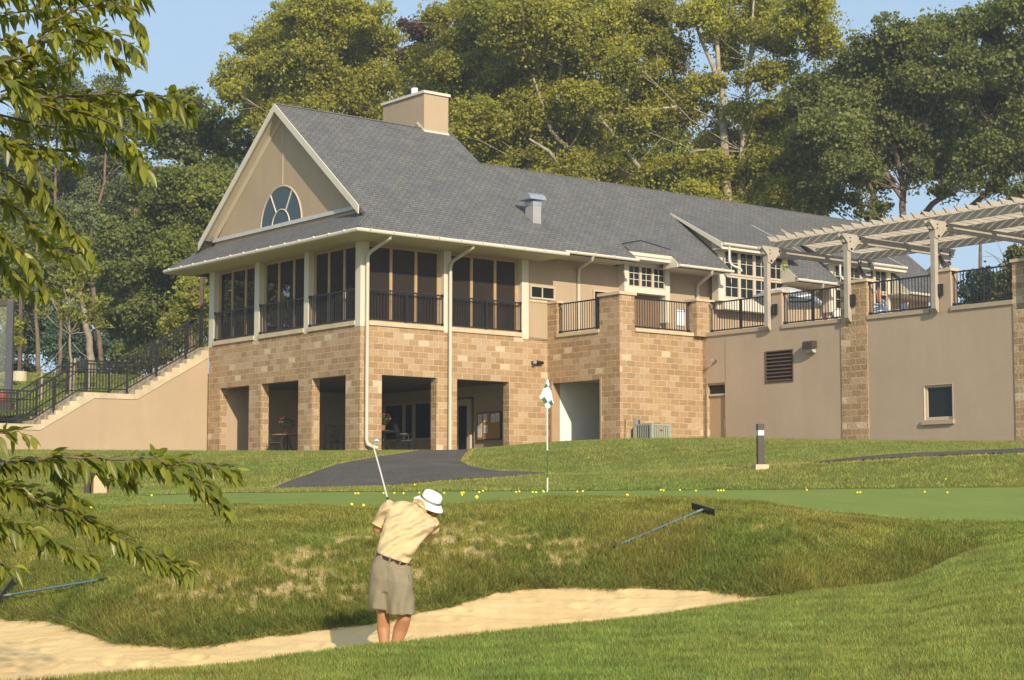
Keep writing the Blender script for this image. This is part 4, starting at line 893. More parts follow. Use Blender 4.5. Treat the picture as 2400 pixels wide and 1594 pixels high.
# ------------------------------------------------------------------ GRASS
M_GRASS = m_leaf('grass_blade', (.212, .250, .060), .38, .6, .2, (1.3, 1.3, .6))
def blades(name, label, P, H, W, lean, leandir, tint, segs=1, hang=None):
    n = len(P); a = rng.uniform(0, 2*math.pi, n); ld = leandir+rng.normal(0, .8, (n, 2)); ld /= np.linalg.norm(ld, axis=1)[:, None]
    s = np.stack([np.cos(a), np.sin(a)*.4, 0*a], 1)*(W*rng.uniform(.7, 1.3, n))[:, None]*.5
    h = H*rng.uniform(.55, 1.25, n); L = lean*rng.uniform(.3, 1.3, n)
    top = P+np.stack([ld[:, 0]*h*L, ld[:, 1]*h*L, h*(np.sqrt(np.maximum(.15, 1-L**2*.6)) if hang is None else rng.uniform(hang[0], hang[1], n))], 1)
    base = P-np.array([0, 0, .01])
    if segs == 1:
        V = np.stack([base-s, base+s, top], 1).reshape(-1, 3); F = np.arange(3*n).reshape(n, 3); k = 3
    else:
        mid = P+(top-P)*.5+np.array([0, 0, 1])*(h*.14)[:, None]
        V = np.stack([base-s, base+s, mid-s*.8, mid+s*.8, top], 1).reshape(-1, 3)
        i = np.arange(n)*5; F = np.concatenate([np.stack([i, i+1, i+3], 1), np.stack([i, i+3, i+2], 1), np.stack([i+2, i+3, i+4], 1)]); k = 5
    T = np.ones((n, k, 4)); T[:, :, :3] = tint[:, None, :]
    return tag(fastmesh(name, V, F, M_GRASS, None, T.reshape(-1, 4)), label, None, kind='stuff')
def scatter(n, i0, i1, k0, k1, f0=0., f1=1.):
    k = rng.uniform(k0, k1, n*3); YY, ZZ = rowsat(k); ya = YY[i0]+(YY[i1]-YY[i0])*f0; yb = YY[i0]+(YY[i1]-YY[i0])*f1; w_ = np.maximum(yb-ya, 0)*(ya+yb); keep = rng.uniform(0, w_.max(), len(k)) < w_
    k, ya, yb = k[keep][:n], ya[keep][:n], yb[keep][:n]; Y = ya+(yb-ya)*rng.uniform(0, 1, len(k)); X = k*Y
    return X, Y, hgt(X, Y)
def gtint(X, Y, s=1.5, dry=.25, seed=21, cl=.5):
    n = len(X); v = .5+.5*vnoise(X, Y, s, seed); v2 = .5+.5*vnoise(X, Y, s*3.1, seed+1); d = np.clip(dry*(v*.4+v2*.45+.2)+rng.uniform(-.2, .3, n)*dry, 0, 1)[:, None]
    g = np.stack([.90+.14*v+rng.normal(0, .14, n), 1.0+.06*v2+rng.normal(0, .10, n), .95+.0*v], 1); dr = np.stack([2.0+rng.normal(0, .2, n), 1.35+rng.normal(0, .12, n), 2.1+0*v], 1)
    return np.clip(g*(1-d)+dr*d, .05, 3)*rng.uniform(.45, 1.45, n)[:, None]*(1+.26*vnoise(X, Y, 7, seed+5)*cl+.16*vnoise(X, Y, 19, seed+6)*cl).clip(.4, 1.6)[:, None]
X, Y, Z = scatter(400000, 2, 3, -.42, .52); Z = Z+.012*vnoise(X, Y, 2.3, 1)+.008*vnoise(X, Y, 6.3, 2)
blades('lawn_grass', 'short mown grass of the foreground lawn', np.stack([X, Y, Z], 1), np.full(len(X), .042), np.full(len(X), .0095), .6, np.array([[-.3, -.3]]), gtint(X, Y, 1.2, .16))
# bank
X, Y, Z = scatter(370000, 4, 8, -.38, .42); br_ = bareness(X, Y); YY, _ = rowsat(X/Y); tt = (Y-YY[4])/(YY[8]-YY[4])
keep = rng.uniform(0, 1, len(X)) > br_*.84; X, Y, Z, tt, br_ = [q[keep] for q in (X, Y, Z, tt, br_)]
Z = Z-.03*br_+.012*vnoise(X, Y, 2.3, 1)+.008*vnoise(X, Y, 6.3, 2); ln = np.interp(tt, [0, .15, .5, .85, 1], [.10, .085, .06, .045, .035])*(1+.35*vnoise(X, Y, 2.7, 31)).clip(.5, 2)
kx = X/Y; ln = ln*np.interp(kx, [-.3, -.22, .16, .2, .26, .30], [.6, 1, 1.2, 1.3, 1.2, .5]); tb = gtint(X, Y, 1.7, .42, 41)*np.interp(tt, [0, .3, 1], [.72, .85, 1.0])[:, None] if False else gtint(X, Y, 1.7, .42, 41)
lim = np.interp(kx, [.15, .2, .235, .25, .258, .264], [1., .93, .82, .65, .4, 0]); mown = (tt > lim)[:, None]; ln = np.where(mown[:, 0], .032, ln)
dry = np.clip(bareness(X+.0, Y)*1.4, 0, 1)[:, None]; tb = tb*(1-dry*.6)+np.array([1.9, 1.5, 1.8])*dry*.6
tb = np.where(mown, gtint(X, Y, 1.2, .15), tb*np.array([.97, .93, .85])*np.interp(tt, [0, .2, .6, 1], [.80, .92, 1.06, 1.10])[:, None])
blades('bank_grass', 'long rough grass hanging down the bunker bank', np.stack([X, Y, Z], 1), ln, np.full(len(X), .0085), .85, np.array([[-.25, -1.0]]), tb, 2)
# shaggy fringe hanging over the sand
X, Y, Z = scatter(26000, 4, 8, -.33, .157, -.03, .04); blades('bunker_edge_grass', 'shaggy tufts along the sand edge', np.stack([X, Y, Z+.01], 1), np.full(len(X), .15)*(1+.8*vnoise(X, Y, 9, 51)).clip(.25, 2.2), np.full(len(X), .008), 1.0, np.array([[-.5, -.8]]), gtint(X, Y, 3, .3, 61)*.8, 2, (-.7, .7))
X, Y, Z = scatter(16000, 2, 3, -.33, .27, .985, 1.0); blades('lip_grass', 'grass blades on the near lip of the bunker', np.stack([X, Y, Z], 1), np.full(len(X), .045), np.full(len(X), .008), .5, np.array([[-.2, .3]]), gtint(X, Y, 1.2, .3))
# left end and fringes of the green
X, Y, Z = scatter(26000, 8, 9, -.36, -.207); blades('fringe_grass', 'mown grass left of the green', np.stack([X, Y, Z], 1), np.full(len(X), .035), np.full(len(X), .014), .6, np.array([[0, -.3]]), gtint(X, Y, 1.2, .2))
X, Y, Z = scatter(9000, 8, 9, -.36, .36, .0, .025); blades('near_fringe_grass', 'grass fringe on the near side of the green', np.stack([X, Y, Z], 1), np.full(len(X), .045), np.full(len(X), .01), .5, np.array([[0, -.3]]), gtint(X, Y, 1.2, .3))
def on_path(X, Y):
    a = (Y > 40) & (Y < 56) & (X > np.interp(Y, [40, 43, 46, 49, 52, 56], [-5.87, -5.5, -4.85, -4.09, -3.3, -2.4])) & (X < np.interp(Y, [40, 42, 45, 45.5, 46.5, 47.5, 49, 56], [-5.8, -2.88, .88, .85, -.35, -1.17, -1.44, -1.25]))
    b_ = (X > 7.3) & (Y > np.interp(X, [7.3, 9.58, 12.2, 30], [42.6, 42.6, 42.3, 43])) & (Y < np.interp(X, [7.3, 9.4, 12.9, 30], [42.9, 44, 44.6, 46]))
    return a | b_
X, Y, Z = scatter(330000, 9, 14, -.34, .36); kp = ~on_path(X, Y); X, Y, Z = X[kp], Y[kp], Z[kp]
tg = gtint(X, Y, .8, .3, 71)
edge = np.exp(-((Y-np.interp(X/Y, [.0, .035, .09, .14, .23, .3], [45.2, 44.3, 43.3, 42.9, 43.0, 42.6]))/.22)**2)*(X > -.5)*.9; edge = edge[:, None]*(rng.uniform(0, 1, len(X))[:, None] < .6)
tg = tg*(1-edge)+np.array([2.6, 1.6, 2.4])*edge
ne = (on_path(X+.22, Y) | on_path(X-.22, Y) | on_path(X, Y+.5)) & (rng.uniform(0, 1, len(X)) < .5); tg[ne] = np.array([2.5, 1.65, 2.3])*rng.uniform(.7, 1.1, (ne.sum(), 1))
blades('upper_lawn_grass', 'mown grass between the green and the clubhouse', np.stack([X, Y, Z+.035], 1), np.full(len(X), .06), np.full(len(X), .02), .6, np.array([[0, -.3]]), tg)
n = 90000; v_ = rng.uniform(11.6, 40, n); u_ = rng.uniform(-22, 2, n); X = -4.9168+u_*math.sin(YA)-v_*math.cos(YA); Y = 57+u_*math.cos(YA)+v_*math.sin(YA); Z = np.clip(3.0+np.clip((Y-60)/15, -.05, 1)*2.8, 2.75, 9)+.04*vnoise(X, Y, .6, 9)
blades('hillside_grass', 'grass of the slope behind the stairs', np.stack([X, Y, Z], 1), np.full(n, .07), np.full(n, .05), .6, np.array([[0, -.3]]), gtint(X, Y, .5, .3, 81))
# ------------------------------------------------------------------ TREES
def crown(parent, blobs, nper, size, mat, seed, up=.2, droop=0., gap=.15, tv=.25, flat=.8, yel=.25, name='crown', depth=.9):
    r = np.random.default_rng(seed); Cs = []; Os = []; Ts = []
    for (x, y, z, ra) in blobs:
        ns = max(6, int(13*(ra/1.3)**1.3)); d = unit(r.normal(size=(ns, 3))); d[:, 2] = d[:, 2]*.8+.1
        sub = np.array([x, y, z])+d*ra*r.uniform(.2, .9, ns)[:, None]*np.array([1, depth, flat]); sr = ra*r.uniform(.26, .60, ns); bt = 1+r.normal(0, .12)
        for c, q in zip(sub, sr):
            n = max(8, int(nper*q*q/size**2*1.5)); dd = unit(r.normal(size=(n, 3))); rad = q*r.uniform(.12, 1.0, n)**.5*(1+.25*np.sin(dd[:, 0]*5+c[0])*np.sin(dd[:, 2]*6+c[2])); p = c+dd*rad[:, None]*np.array([1, 1, .72])
            Cs.append(p); Os.append(dd); t = bt*(1+r.normal(0, .10)); y_ = np.clip(r.normal(yel, .2, n), 0, 1)[:, None]
            tt = np.stack([np.full(n, t), np.full(n, t), np.full(n, t)], 1)*r.uniform(1-tv, 1+tv, n)[:, None]; Ts.append(tt*(1-y_)+tt*np.array([1.5, 1.2, .8])*y_)
    for (x, y, z, ra) in blobs:                       # finer foliage spread evenly through the whole crown
        n = int(nper*ra*ra/size**2*.42); dd = unit(r.normal(size=(n, 3))); Cs.append(np.array([x, y, z])+dd*(ra*1.12*r.uniform(.05, 1, n)**.4)[:, None]*np.array([1, depth, flat+.1])); Os.append(dd*.5)
        Ts.append(np.repeat(r.uniform(1-tv, 1+tv, n)[:, None], 3, 1)*(1+np.clip(r.normal(yel, .2, n), 0, 1)[:, None]*np.array([.5, .2, -.2])))
    C = np.concatenate(Cs); O = np.concatenate(Os); T = np.clip(np.concatenate(Ts), .05, 3)
    g = vnoise(C[:, 0]*1.0+C[:, 1]*.7, C[:, 2]*1.3, 1.5, seed+3); k = g > -1.3+gap
    C, O, T = C[k], O[k], T[k]; inv = parent.matrix_world.inverted(); tr = np.array(inv.translation)
    return leaves(name, C+tr, size, mat, parent, up, O, .85, T, droop)
def limbs(parent, paths, mat, name='limb'):
    m = MB(); o = parent.matrix_world.translation
    for P, rs in paths:
        P = [Vector(p)-o for p in P]; Q = []; RR = []
        for i in range(len(P)-1):
            for j in range(4):
                t = j/4; Q.append(P[i].lerp(P[i+1], t)+Vector((random.uniform(-1, 1), random.uniform(-1, 1), random.uniform(-1, 1)))*rs[i]*.35); RR.append(rs[i]+(rs[i+1]-rs[i])*t)
        Q.append(P[-1]); RR.append(rs[-1]); m.tube(Q, RR, 8)
    return m.build(name, mat, parent, smooth=True, angle=180)
def tree(label, cat, trunk, blobs, Y, mat, bark, seed, size=.148, nper=15., extra=(), name='tree', tr=.35, spread=3., autolimb=True, group=None, **kw):
    """trunk: list of photo positions from the foot up; blobs: photo position and radius in photo pixels of each mass of leaves"""
    r = np.random.default_rng(seed); s = Y/FPX*DD
    P = [ad(x, y, Y) for x, y in trunk]
    if P[0].z > 6: P = [Vector((P[0].x, P[0].y, 5.6))]+P
    root = thing(name, label, cat, tuple(P[0]), group=group)
    bl = []
    for (x, y, rad) in blobs:
        p = ad(x, y, Y+r.uniform(-spread, spread)*min(1, rad/60)); bl.append((p.x, p.y, p.z, rad*s*1.3))
    n = len(P); tr = tr*.5; rs = [tr*(1-.75*i/(n-1)) if n > 1 else tr for i in range(n)]
    limbs(root, [(P, rs)], bark, 'trunk')
    L = [([ad(x, y, Y+d) for x, y, d in e[0]], [q*.55 for q in e[1]]) for e in extra]
    if autolimb:
        for b_ in bl:
            c = Vector(b_[:3]); j = max(range(n), key=lambda i: -abs(P[i].z-(c.z-b_[3]*1.4-(c-P[i]).length*.15))); a = P[j]; mid = a.lerp(c, .5)+Vector((0, 0, -.08*(c-a).length))
            q = max(.022, rs[j]*.28); L.append(([a, mid, c], [q, q*.55, .02]))
            for _ in range(3):
                e = c+Vector(r.normal(size=3))*b_[3]*.55; L.append(([mid.lerp(c, .6), e], [q*.3, .012]))
    if L: limbs(root, L, bark, 'limb')
    crown(root, bl, nper, size, mat, seed, **kw); return root
BT = 'big trees behind the clubhouse'
tree('large yellow green sycamore rising left of the chimney', 'tree', [(800, 480), (803, 330), (775, 250), (770, 130), (790, 20)],
     [(545, 215, 48), (590, 160, 55), (640, 90, 60), (700, 60, 60), (690, 150, 70), (620, 220, 55), (760, 40, 65), (830, 40, 55), (790, 110, 70), (870, 100, 55), (720, 230, 60), (800, 200, 65), (880, 190, 50), (640, 300, 45), (720, 310, 50), (830, 290, 55), (575, 275, 42), (900, 270, 45), (520, 180, 30), (660, 20, 30), (560, 110, 32), (680, 270, 50), (760, 330, 45), (600, 250, 42), (740, 150, 55), (870, 320, 40)],
     88, M_SYC, BARKP, 11, extra=[([(790, 480, 0), (830, 300, 1), (838, 200, 1)], [.3, .22, .12]), ([(770, 250, 0), (700, 180, -1), (600, 150, -2)], [.2, .12, .05])], group=BT, gap=.3)
tree('dark tree with a brownish purple top seen between two sycamores', 'tree', [(960, 480), (958, 330), (950, 120)], [(985, 70, 40), (1010, 95, 35), (945, 120, 40), (930, 60, 18), (955, 150, 36)], 100, M_RED, BARKD, 12, group=BT, gap=.35)
tree('broad olive green sycamore directly behind the long roof', 'tree', [(1290, 560), (1290, 380), (1280, 250), (1300, 120), (1330, -20)],
     [(1000, 160, 55), (1050, 90, 55), (1090, 30, 60), (1010, 30, 35), (1150, 20, 60), (1130, 110, 75), (1080, 190, 70), (1210, 60, 75), (1230, 150, 75), (1160, 210, 75), (1100, 290, 65), (1180, 320, 60), (1300, 60, 70), (1370, 30, 65), (1320, 160, 70), (1260, 250, 70), (1400, 120, 60), (1370, 220, 60), (1330, 310, 60), (1230, 380, 60), (1310, 410, 55), (1130, 390, 50), (1420, 300, 55), (1060, 370, 35), (1440, 40, 60), (1400, 390, 55), (1180, -30, 80), (1340, -30, 80), (1020, 240, 45), (1150, 430, 50), (1240, 440, 50), (1360, 460, 50), (1430, 440, 50), (1210, 270, 60), (1330, 370, 55), (1060, 300, 45)],
     86, M_SYC, BARKP, 13, tr=.42, extra=[([(1380, 440, 0), (1340, 380, 0), (1270, 300, -1), (1230, 180, -2)], [.3, .24, .18, .1]), ([(1500, 420, 0), (1430, 330, -1), (1380, 270, -2), (1290, 200, -2)], [.25, .2, .14, .08]), ([(1300, 400, -1), (1265, 350, -2.5), (1220, 320, -3)], [.22, .16, .1])], group=BT, gap=.3)
tree('tall yellow green sycamore with bare pale trunks showing, right of centre', 'tree', [(1710, 560), (1712, 350), (1722, 230), (1728, 140), (1740, -20)],
     [(1500, 60, 60), (1470, 150, 55), (1540, 130, 55), (1500, 220, 60), (1560, 260, 55), (1480, 300, 55), (1440, 380, 55), (1500, 400, 50), (1570, 380, 45), (1630, 200, 42), (1640, 320, 48), (1600, 440, 40), (1680, 420, 60), (1730, 340, 65), (1790, 380, 62), (1750, 450, 55), (1810, 440, 50), (1780, 270, 50), (1830, 330, 45), (1700, 250, 35), (1620, 40, 55), (1680, 90, 45), (1730, 20, 60), (1780, 90, 55), (1800, 170, 42), (1850, 30, 60), (1900, 80, 50), (1880, 10, 40), (1880, 130, 36), (1760, 180, 45), (1580, -20, 60), (1680, -30, 60), (1800, -30, 70), (1640, 250, 30), (1690, 150, 32), (1520, 470, 45), (1590, 490, 42), (1660, 490, 45), (1470, 440, 50), (1720, 420, 55), (1640, 390, 45)],
     84, M_SYC, BARKP, 14, tr=.36, extra=[([(1690, 560, 0), (1668, 300, 0), (1665, 230, 0), (1655, 120, 0), (1640, -20, 0)], [.42, .36, .28, .2, .14]), ([(1660, 190, 0), (1615, 90, 0), (1590, -10, 0)], [.2, .15, .1]), ([(1668, 290, 0), (1640, 270, 0), (1600, 250, -1)], [.16, .1, .05]), ([(1728, 140, 0), (1755, 60, 0), (1790, -30, 0)], [.16, .12, .07]), ([(1560, 245, 0), (1500, 255, 0), (1440, 250, 0)], [.1, .13, .09]), ([(1640, 345, 0), (1590, 350, 0)], [.14, .06])], group=BT, gap=.4, spread=4)
tree('dark green oak with a stout brown trunk at the right', 'tree', [(2078, 560), (2085, 440), (2110, 330), (2150, 250), (2190, 130)],
     [(1900, 200, 60), (1960, 160, 50), (2000, 120, 50), (2060, 80, 45), (1990, 230, 65), (1920, 290, 60), (2070, 170, 65), (2120, 110, 60), (2160, 60, 38), (2200, 100, 55), (2150, 190, 65), (2080, 260, 60), (2000, 320, 55), (1900, 370, 55), (1960, 390, 55), (2050, 350, 50), (2130, 310, 50), (2110, 400, 40), (1900, 450, 42), (1850, 430, 40), (1970, 460, 35), (2010, 430, 40), (1850, 330, 45), (2160, 390, 42), (1850, 250, 45), (2030, 480, 25), (2100, 180, 60), (2020, 280, 55), (1950, 240, 55), (2180, 290, 50), (1870, 480, 30), (2000, 500, 22)],
     80, M_OAK, BARKD, 15, tr=.42, size=.16, extra=[([(2083, 430, 0), (2060, 330, 0), (1990, 260, 1)], [.25, .2, .1]), ([(2040, 540, 1), (2010, 440, 1), (2000, 400, 1)], [.22, .18, .1]), ([(2085, 470, 0), (2030, 380, 0), (1940, 330, 0)], [.2, .12, .06])], group=BT, gap=.4, droop=.8, yel=.3)
tree('wide dark oak cut by the right edge, its limbs slanting over the pergola', 'tree', [(2420, 620), (2400, 420), (2380, 250), (2370, 100)],
     [(2260, 60, 50), (2320, 30, 50), (2380, 20, 60), (2240, 150, 50), (2300, 130, 60), (2360, 160, 60), (2250, 240, 60), (2320, 260, 60), (2400, 260, 60), (2220, 320, 50), (2280, 350, 55), (2350, 370, 50), (2230, 400, 42), (2290, 430, 35), (2390, 440, 50), (2180, 440, 30), (2420, 100, 60), (2350, 440, 28), (2200, 210, 55)],
     78, M_OAK, BARKD, 16, tr=.5, size=.16, autolimb=True, extra=[([(2085, 540, 3), (2150, 470, 2), (2200, 440, 1), (2300, 380, 0)], [.28, .24, .2, .12]), ([(2190, 520, 2), (2240, 475, 2), (2330, 400, 1), (2400, 360, 0)], [.25, .23, .18, .14]), ([(2140, 640, 4), (2165, 590, 4), (2190, 520, 2)], [.4, .32, .24])], group=BT, gap=.4, droop=.8, yel=.3)
LT = 'trees on the slope left of the clubhouse'
tree('tall feathery grey green locust against the sky at the far left', 'tree', [(140, 860), (130, 600), (128, 400), (140, 200)],
     [(140, 150, 34), (120, 190, 40), (160, 210, 40), (90, 230, 38), (190, 240, 34), (60, 290, 40), (130, 290, 55), (200, 330, 45), (70, 380, 50), (150, 400, 55), (220, 420, 45), (30, 460, 50), (110, 490, 50), (190, 490, 45), (240, 340, 38), (20, 350, 40)], 98, M_LOC, BARKD, 21, group=LT, gap=.2, size=.145, yel=.1)
tree('bluish green locust with a rounded top, second from the left against the sky', 'tree', [(235, 850), (205, 560), (240, 420), (250, 250)],
     [(250, 195, 30), (230, 230, 35), (270, 240, 34), (250, 290, 42), (300, 300, 38), (220, 350, 40), (280, 370, 45), (240, 450, 45), (300, 440, 38), (220, 500, 40)], 94, M_LOC, BARKD, 22, group=LT, gap=.2, size=.145, yel=.1)
tree('mid green tree with thin top branches between the sky gap and the gable', 'tree', [(430, 860), (430, 560), (440, 350), (430, 240)],
     [(405, 235, 28), (440, 230, 30), (480, 260, 36), (400, 290, 42), (460, 310, 48), (510, 320, 40), (360, 330, 40), (550, 300, 35), (560, 370, 45), (420, 380, 50), (490, 400, 45), (350, 420, 42), (540, 230, 18), (590, 340, 30)], 90, M_MAP, BARKD, 23, group=LT, gap=.15, size=.2)
tree('leafy maple with bright layered foliage just left of the gable', 'tree', [(440, 860), (445, 640), (450, 480)],
     [(400, 420, 45), (460, 440, 50), (520, 430, 45), (370, 480, 50), (440, 510, 50), (500, 500, 40), (350, 560, 45), (420, 580, 50), (470, 570, 35), (560, 440, 35)], 82, M_MAP, BARKD, 24, group=LT, gap=.1, size=.16, yel=.45)
tree('dark maple mass behind the stair railing', 'tree', [(345, 880), (350, 760), (350, 640)],
     [(300, 560, 50), (290, 640, 50), (360, 640, 50), (420, 650, 42), (330, 710, 50), (400, 720, 45), (280, 740, 45), (340, 780, 45), (420, 780, 40), (300, 820, 40), (480, 720, 45), (470, 650, 38), (250, 600, 40), (460, 800, 35), (380, 830, 40)], 84, M_OAK, BARKD, 25, group=LT, gap=.1, size=.16, yel=.2)
tree('big dark tree filling the space between the locusts and the gable', 'tree', [(300, 880), (310, 700), (310, 480)],
     [(240, 520, 60), (320, 520, 60), (280, 600, 65), (360, 600, 65), (430, 560, 60), (330, 680, 65), (420, 660, 60), (480, 620, 50), (270, 700, 60), (460, 730, 60), (380, 760, 60), (300, 790, 55), (500, 560, 40), (530, 480, 40), (230, 440, 45), (320, 430, 50), (400, 470, 55)], 102, M_OAK, BARKD, 41, group=LT, gap=.0, size=.2, yel=.1, spread=4.)
tree('dark leafy tree at the far left behind the lamp post', 'tree', [(60, 880), (60, 700), (60, 500)],
     [(20, 420, 55), (80, 430, 55), (140, 560, 50), (20, 500, 55), (90, 520, 55), (60, 600, 55), (140, 640, 50), (10, 660, 50), (100, 690, 45), (180, 640, 50), (200, 560, 50), (170, 450, 50), (-30, 560, 60), (-40, 700, 60), (-30, 400, 60), (210, 700, 42)], 102, M_OAK, BARKD, 42, group=LT, gap=.1, size=.2, yel=.1, spread=4.)
tree('dark woodland tree filling the gap behind the two sycamores nearest the chimney', 'tree', [(1100, 600), (1100, 300)],
     [(980, 250, 60), (1050, 210, 60), (1120, 250, 65), (1190, 180, 60), (1260, 210, 65), (1250, 320, 65), (1160, 380, 65), (1340, 250, 60), (1380, 340, 65), (1300, 440, 60), (1080, 330, 60), (920, 180, 50), (860, 260, 50), (790, 280, 50), (720, 230, 50), (1000, 160, 50)], 106, M_MAP, BARKD, 43, group=BT, gap=.25, size=.24, yel=.2, spread=4.)
tree('dark woodland tree filling the gap behind the bare trunked sycamore and the oak', 'tree', [(1700, 600), (1700, 400)],
     [(1450, 300, 60), (1500, 400, 60), (1460, 470, 55), (1570, 440, 55), (1640, 420, 60), (1700, 360, 60), (1780, 420, 65), (1760, 300, 55), (1840, 350, 60), (1860, 260, 60), (1880, 420, 60), (1950, 340, 60), (1830, 480, 45), (1930, 250, 50), (1550, 330, 45), (1710, 470, 55)], 106, M_MAP, BARKD, 44, group=BT, gap=.25, size=.24, yel=.2, spread=4.)
tree('dark woodland tree standing behind the wide oak at the right edge', 'tree', [(2260, 600), (2260, 400)],
     [(2060, 220, 60), (2130, 260, 60), (2050, 330, 60), (2140, 340, 60), (2210, 280, 60), (2280, 200, 60), (2350, 240, 65), (2300, 320, 60), (2230, 360, 50), (2380, 340, 60), (2180, 180, 60), (2000, 280, 60), (2330, 130, 60), (2080, 140, 50)], 104, M_OAK, BARKD, 45, group=BT, gap=.25, size=.24, yel=.2, spread=4.)
tree('golden green shrub by the porch corner, over the top of the stairs', 'shrub', [(440, 800), (440, 740)],
     [(440, 660, 30), (420, 700, 34), (470, 690, 30), (440, 740, 34), (485, 740, 26), (400, 745, 26)], 74, M_YEL, BARKD, 26, name='shrub', size=.16, tr=.1, group=LT, gap=.2, spread=1.)
tree('tree with a thick trunk leaning left above the stair landing', 'tree', [(217, 870), (205, 780), (188, 690), (176, 620), (170, 570)],
     [(60, 560, 45), (30, 640, 45), (100, 620, 40), (10, 740, 40), (60, 700, 40), (20, 560, 45), (170, 560, 40), (250, 540, 35), (110, 550, 40)], 78, M_OAK, BARKM, 27, autolimb=False, group=LT, gap=.1, size=.145, tr=.36)
tree('straight brown trunked pine left of the sapling', 'tree', [(92, 880), (85, 780), (82, 690), (85, 560)],
     [(90, 600, 35), (60, 640, 35), (120, 650, 35), (40, 690, 26), (130, 600, 30)], 76, M_OAK, BARKD, 28, group=LT, gap=.4, size=.18, tr=.24)
tree('slim tree trunk standing directly left of the staked sapling', 'tree', [(138, 870), (140, 760), (140, 640), (145, 520)],
     [(140, 560, 35), (160, 600, 30), (120, 600, 30)], 79, M_OAK, BARKD, 29, group=LT, gap=.4, size=.18, tr=.2)
tree('dark blue green conifer row filling the gap under the left trees', 'hedge', [(150, 900), (150, 820)],
     [(20, 800, 40), (80, 780, 42), (130, 800, 42), (190, 790, 45), (240, 810, 40), (110, 740, 40), (170, 740, 40), (60, 740, 40), (290, 840, 40), (220, 850, 30), (150, 850, 34), (60, 850, 30), (10, 850, 34)], 96, M_CON, BARKD, 30, name='conifer_hedge', gap=.0, size=.16, yel=.0)
tree('young sapling with sparse yellow green leaves, staked with guy ropes', 'tree', [(163, 925), (163, 830), (161, 770), (160, 700), (165, 620)],
     [(165, 610, 24), (140, 640, 24), (190, 640, 26), (160, 670, 26), (120, 690, 22), (200, 690, 26), (150, 720, 24), (185, 730, 22), (220, 720, 20), (240, 690, 16), (100, 720, 14), (215, 620, 20), (235, 750, 16)], 66, M_YEL, BARKM, 31, name='sapling', gap=.5, size=.13, tr=.12, nper=4.5, spread=1., yel=.2)
tree('yellow leaved twigs at the left edge above the railing', 'shrub', [(15, 900), (25, 780)], [(30, 755, 18), (15, 730, 16), (40, 785, 14), (10, 700, 12)], 68, M_YEL, BARKD, 32, nper=34., name='shrub', size=.13, tr=.04, spread=.5)
tree('maple hidden behind the porch, seen through its screens', 'tree', [(650, 860), (650, 700)], [(540, 640, 50), (620, 640, 55), (700, 640, 55), (780, 640, 55), (580, 720, 50), (660, 720, 50), (740, 720, 50), (820, 700, 50), (520, 720, 40)], 86, M_OAK, BARKD, 51, gap=.0, size=.2, spread=2.)
tree('pointed dark conifer seen over the terrace railing at the right', 'tree', [(2262, 740), (2262, 660), (2262, 625)],
     [(2262, 618, 16), (2245, 640, 20), (2280, 640, 20), (2255, 670, 26), (2290, 680, 24), (2240, 690, 24), (2265, 700, 28), (2225, 665, 16)], 84, M_CON, BARKD, 33, nper=34., name='conifer', gap=.1, size=.16, yel=.0, spread=1.)
tree('small conifer top left of the plain stucco pier at the right', 'tree', [(2155, 700), (2155, 640)], [(2155, 625, 12), (2145, 640, 14), (2168, 645, 14), (2155, 665, 20)], 88, M_CON, BARKD, 34, nper=34., name='conifer', gap=.1, size=.16, yel=.0, spread=1.)
tree('leafy tree with bare twigs above the railing at the far right', 'tree', [(2340, 760), (2335, 640), (2320, 590)],
     [(2350, 590, 26), (2340, 630, 30), (2320, 670, 30), (2370, 650, 34), (2350, 700, 34), (2300, 715, 26), (2330, 740, 30), (2385, 600, 30)], 82, M_OAK, BARKD, 35, nper=34., gap=.35, size=.18, spread=1., extra=[([(2335, 660, 0), (2310, 600, 0), (2270, 578, 0)], [.06, .03, .01]), ([(2310, 610, 0), (2290, 590, 0), (2265, 592, 0)], [.04, .02, .01]), ([(2325, 620, 0), (2300, 560, 0)], [.04, .015])])
tree('low dark shrubs behind the far right terrace railing', 'hedge', [(2260, 780), (2260, 730)], [(2230, 725, 22), (2265, 730, 24), (2300, 735, 24), (2335, 740, 22), (2200, 735, 20), (2370, 740, 22)], 80, M_OAK, BARKD, 36, nper=34., name='hedge', gap=.0, size=.16, spread=.5)

# ------------------------------------------------------------------ CHERRY TREE whose boughs hang in from the left
M_CHERRY = m_leaf('cherry_leaf', (.15, .18, .028), .47, .36, .5, (1.7, 1.6, .5))
BARKC = M('cherry_bark', (.14, .09, .06), .8, .3, 30, .003, 60)
ct = thing('cherry_tree', 'cherry tree off the left edge whose drooping leafy boughs reach into the picture', 'tree', (-4.1, 8.2, -1.5))
o0 = Vector((-4.1, 8.2, -1.5))
b = MB(); b.tube([Vector(p)-o0 for p in ((-4.1, 8.2, -1.6), (-4.05, 8.15, -.6), (-4.2, 8.2, .4), (-4.0, 8.3, 1.6), (-4.1, 8.2, 3.2))], [.2, .15, .13, .10, .05], 12); b.build('trunk', BARKC, ct, smooth=True, angle=180)
TW = []   # boughs: list of photo positions with depth, radius
def bough(pts, Y, r0=.012, dens=1., side=1, d=0.): TW.append(([ad(x, y, Y+(e[0] if e else 0)) for x, y, *e in pts], r0, dens))
bough([(-480, 300), (-200, 190), (-60, 150), (60, 130), (120, 60), (160, -30)], 8.0, .022)
bough([(-60, 150), (40, 175), (75, 150), (110, 110)], 8.0, .010); bough([(60, 110), (150, 60), (230, 60), (290, 95), (320, 115)], 7.8, .008)
bough([(100, 60), (180, 20), (250, 0), (300, 20), (335, 80)], 7.9, .008); bough([(-40, 40), (30, 30), (90, 20), (150, 30), (190, 60)], 8.2, .008)
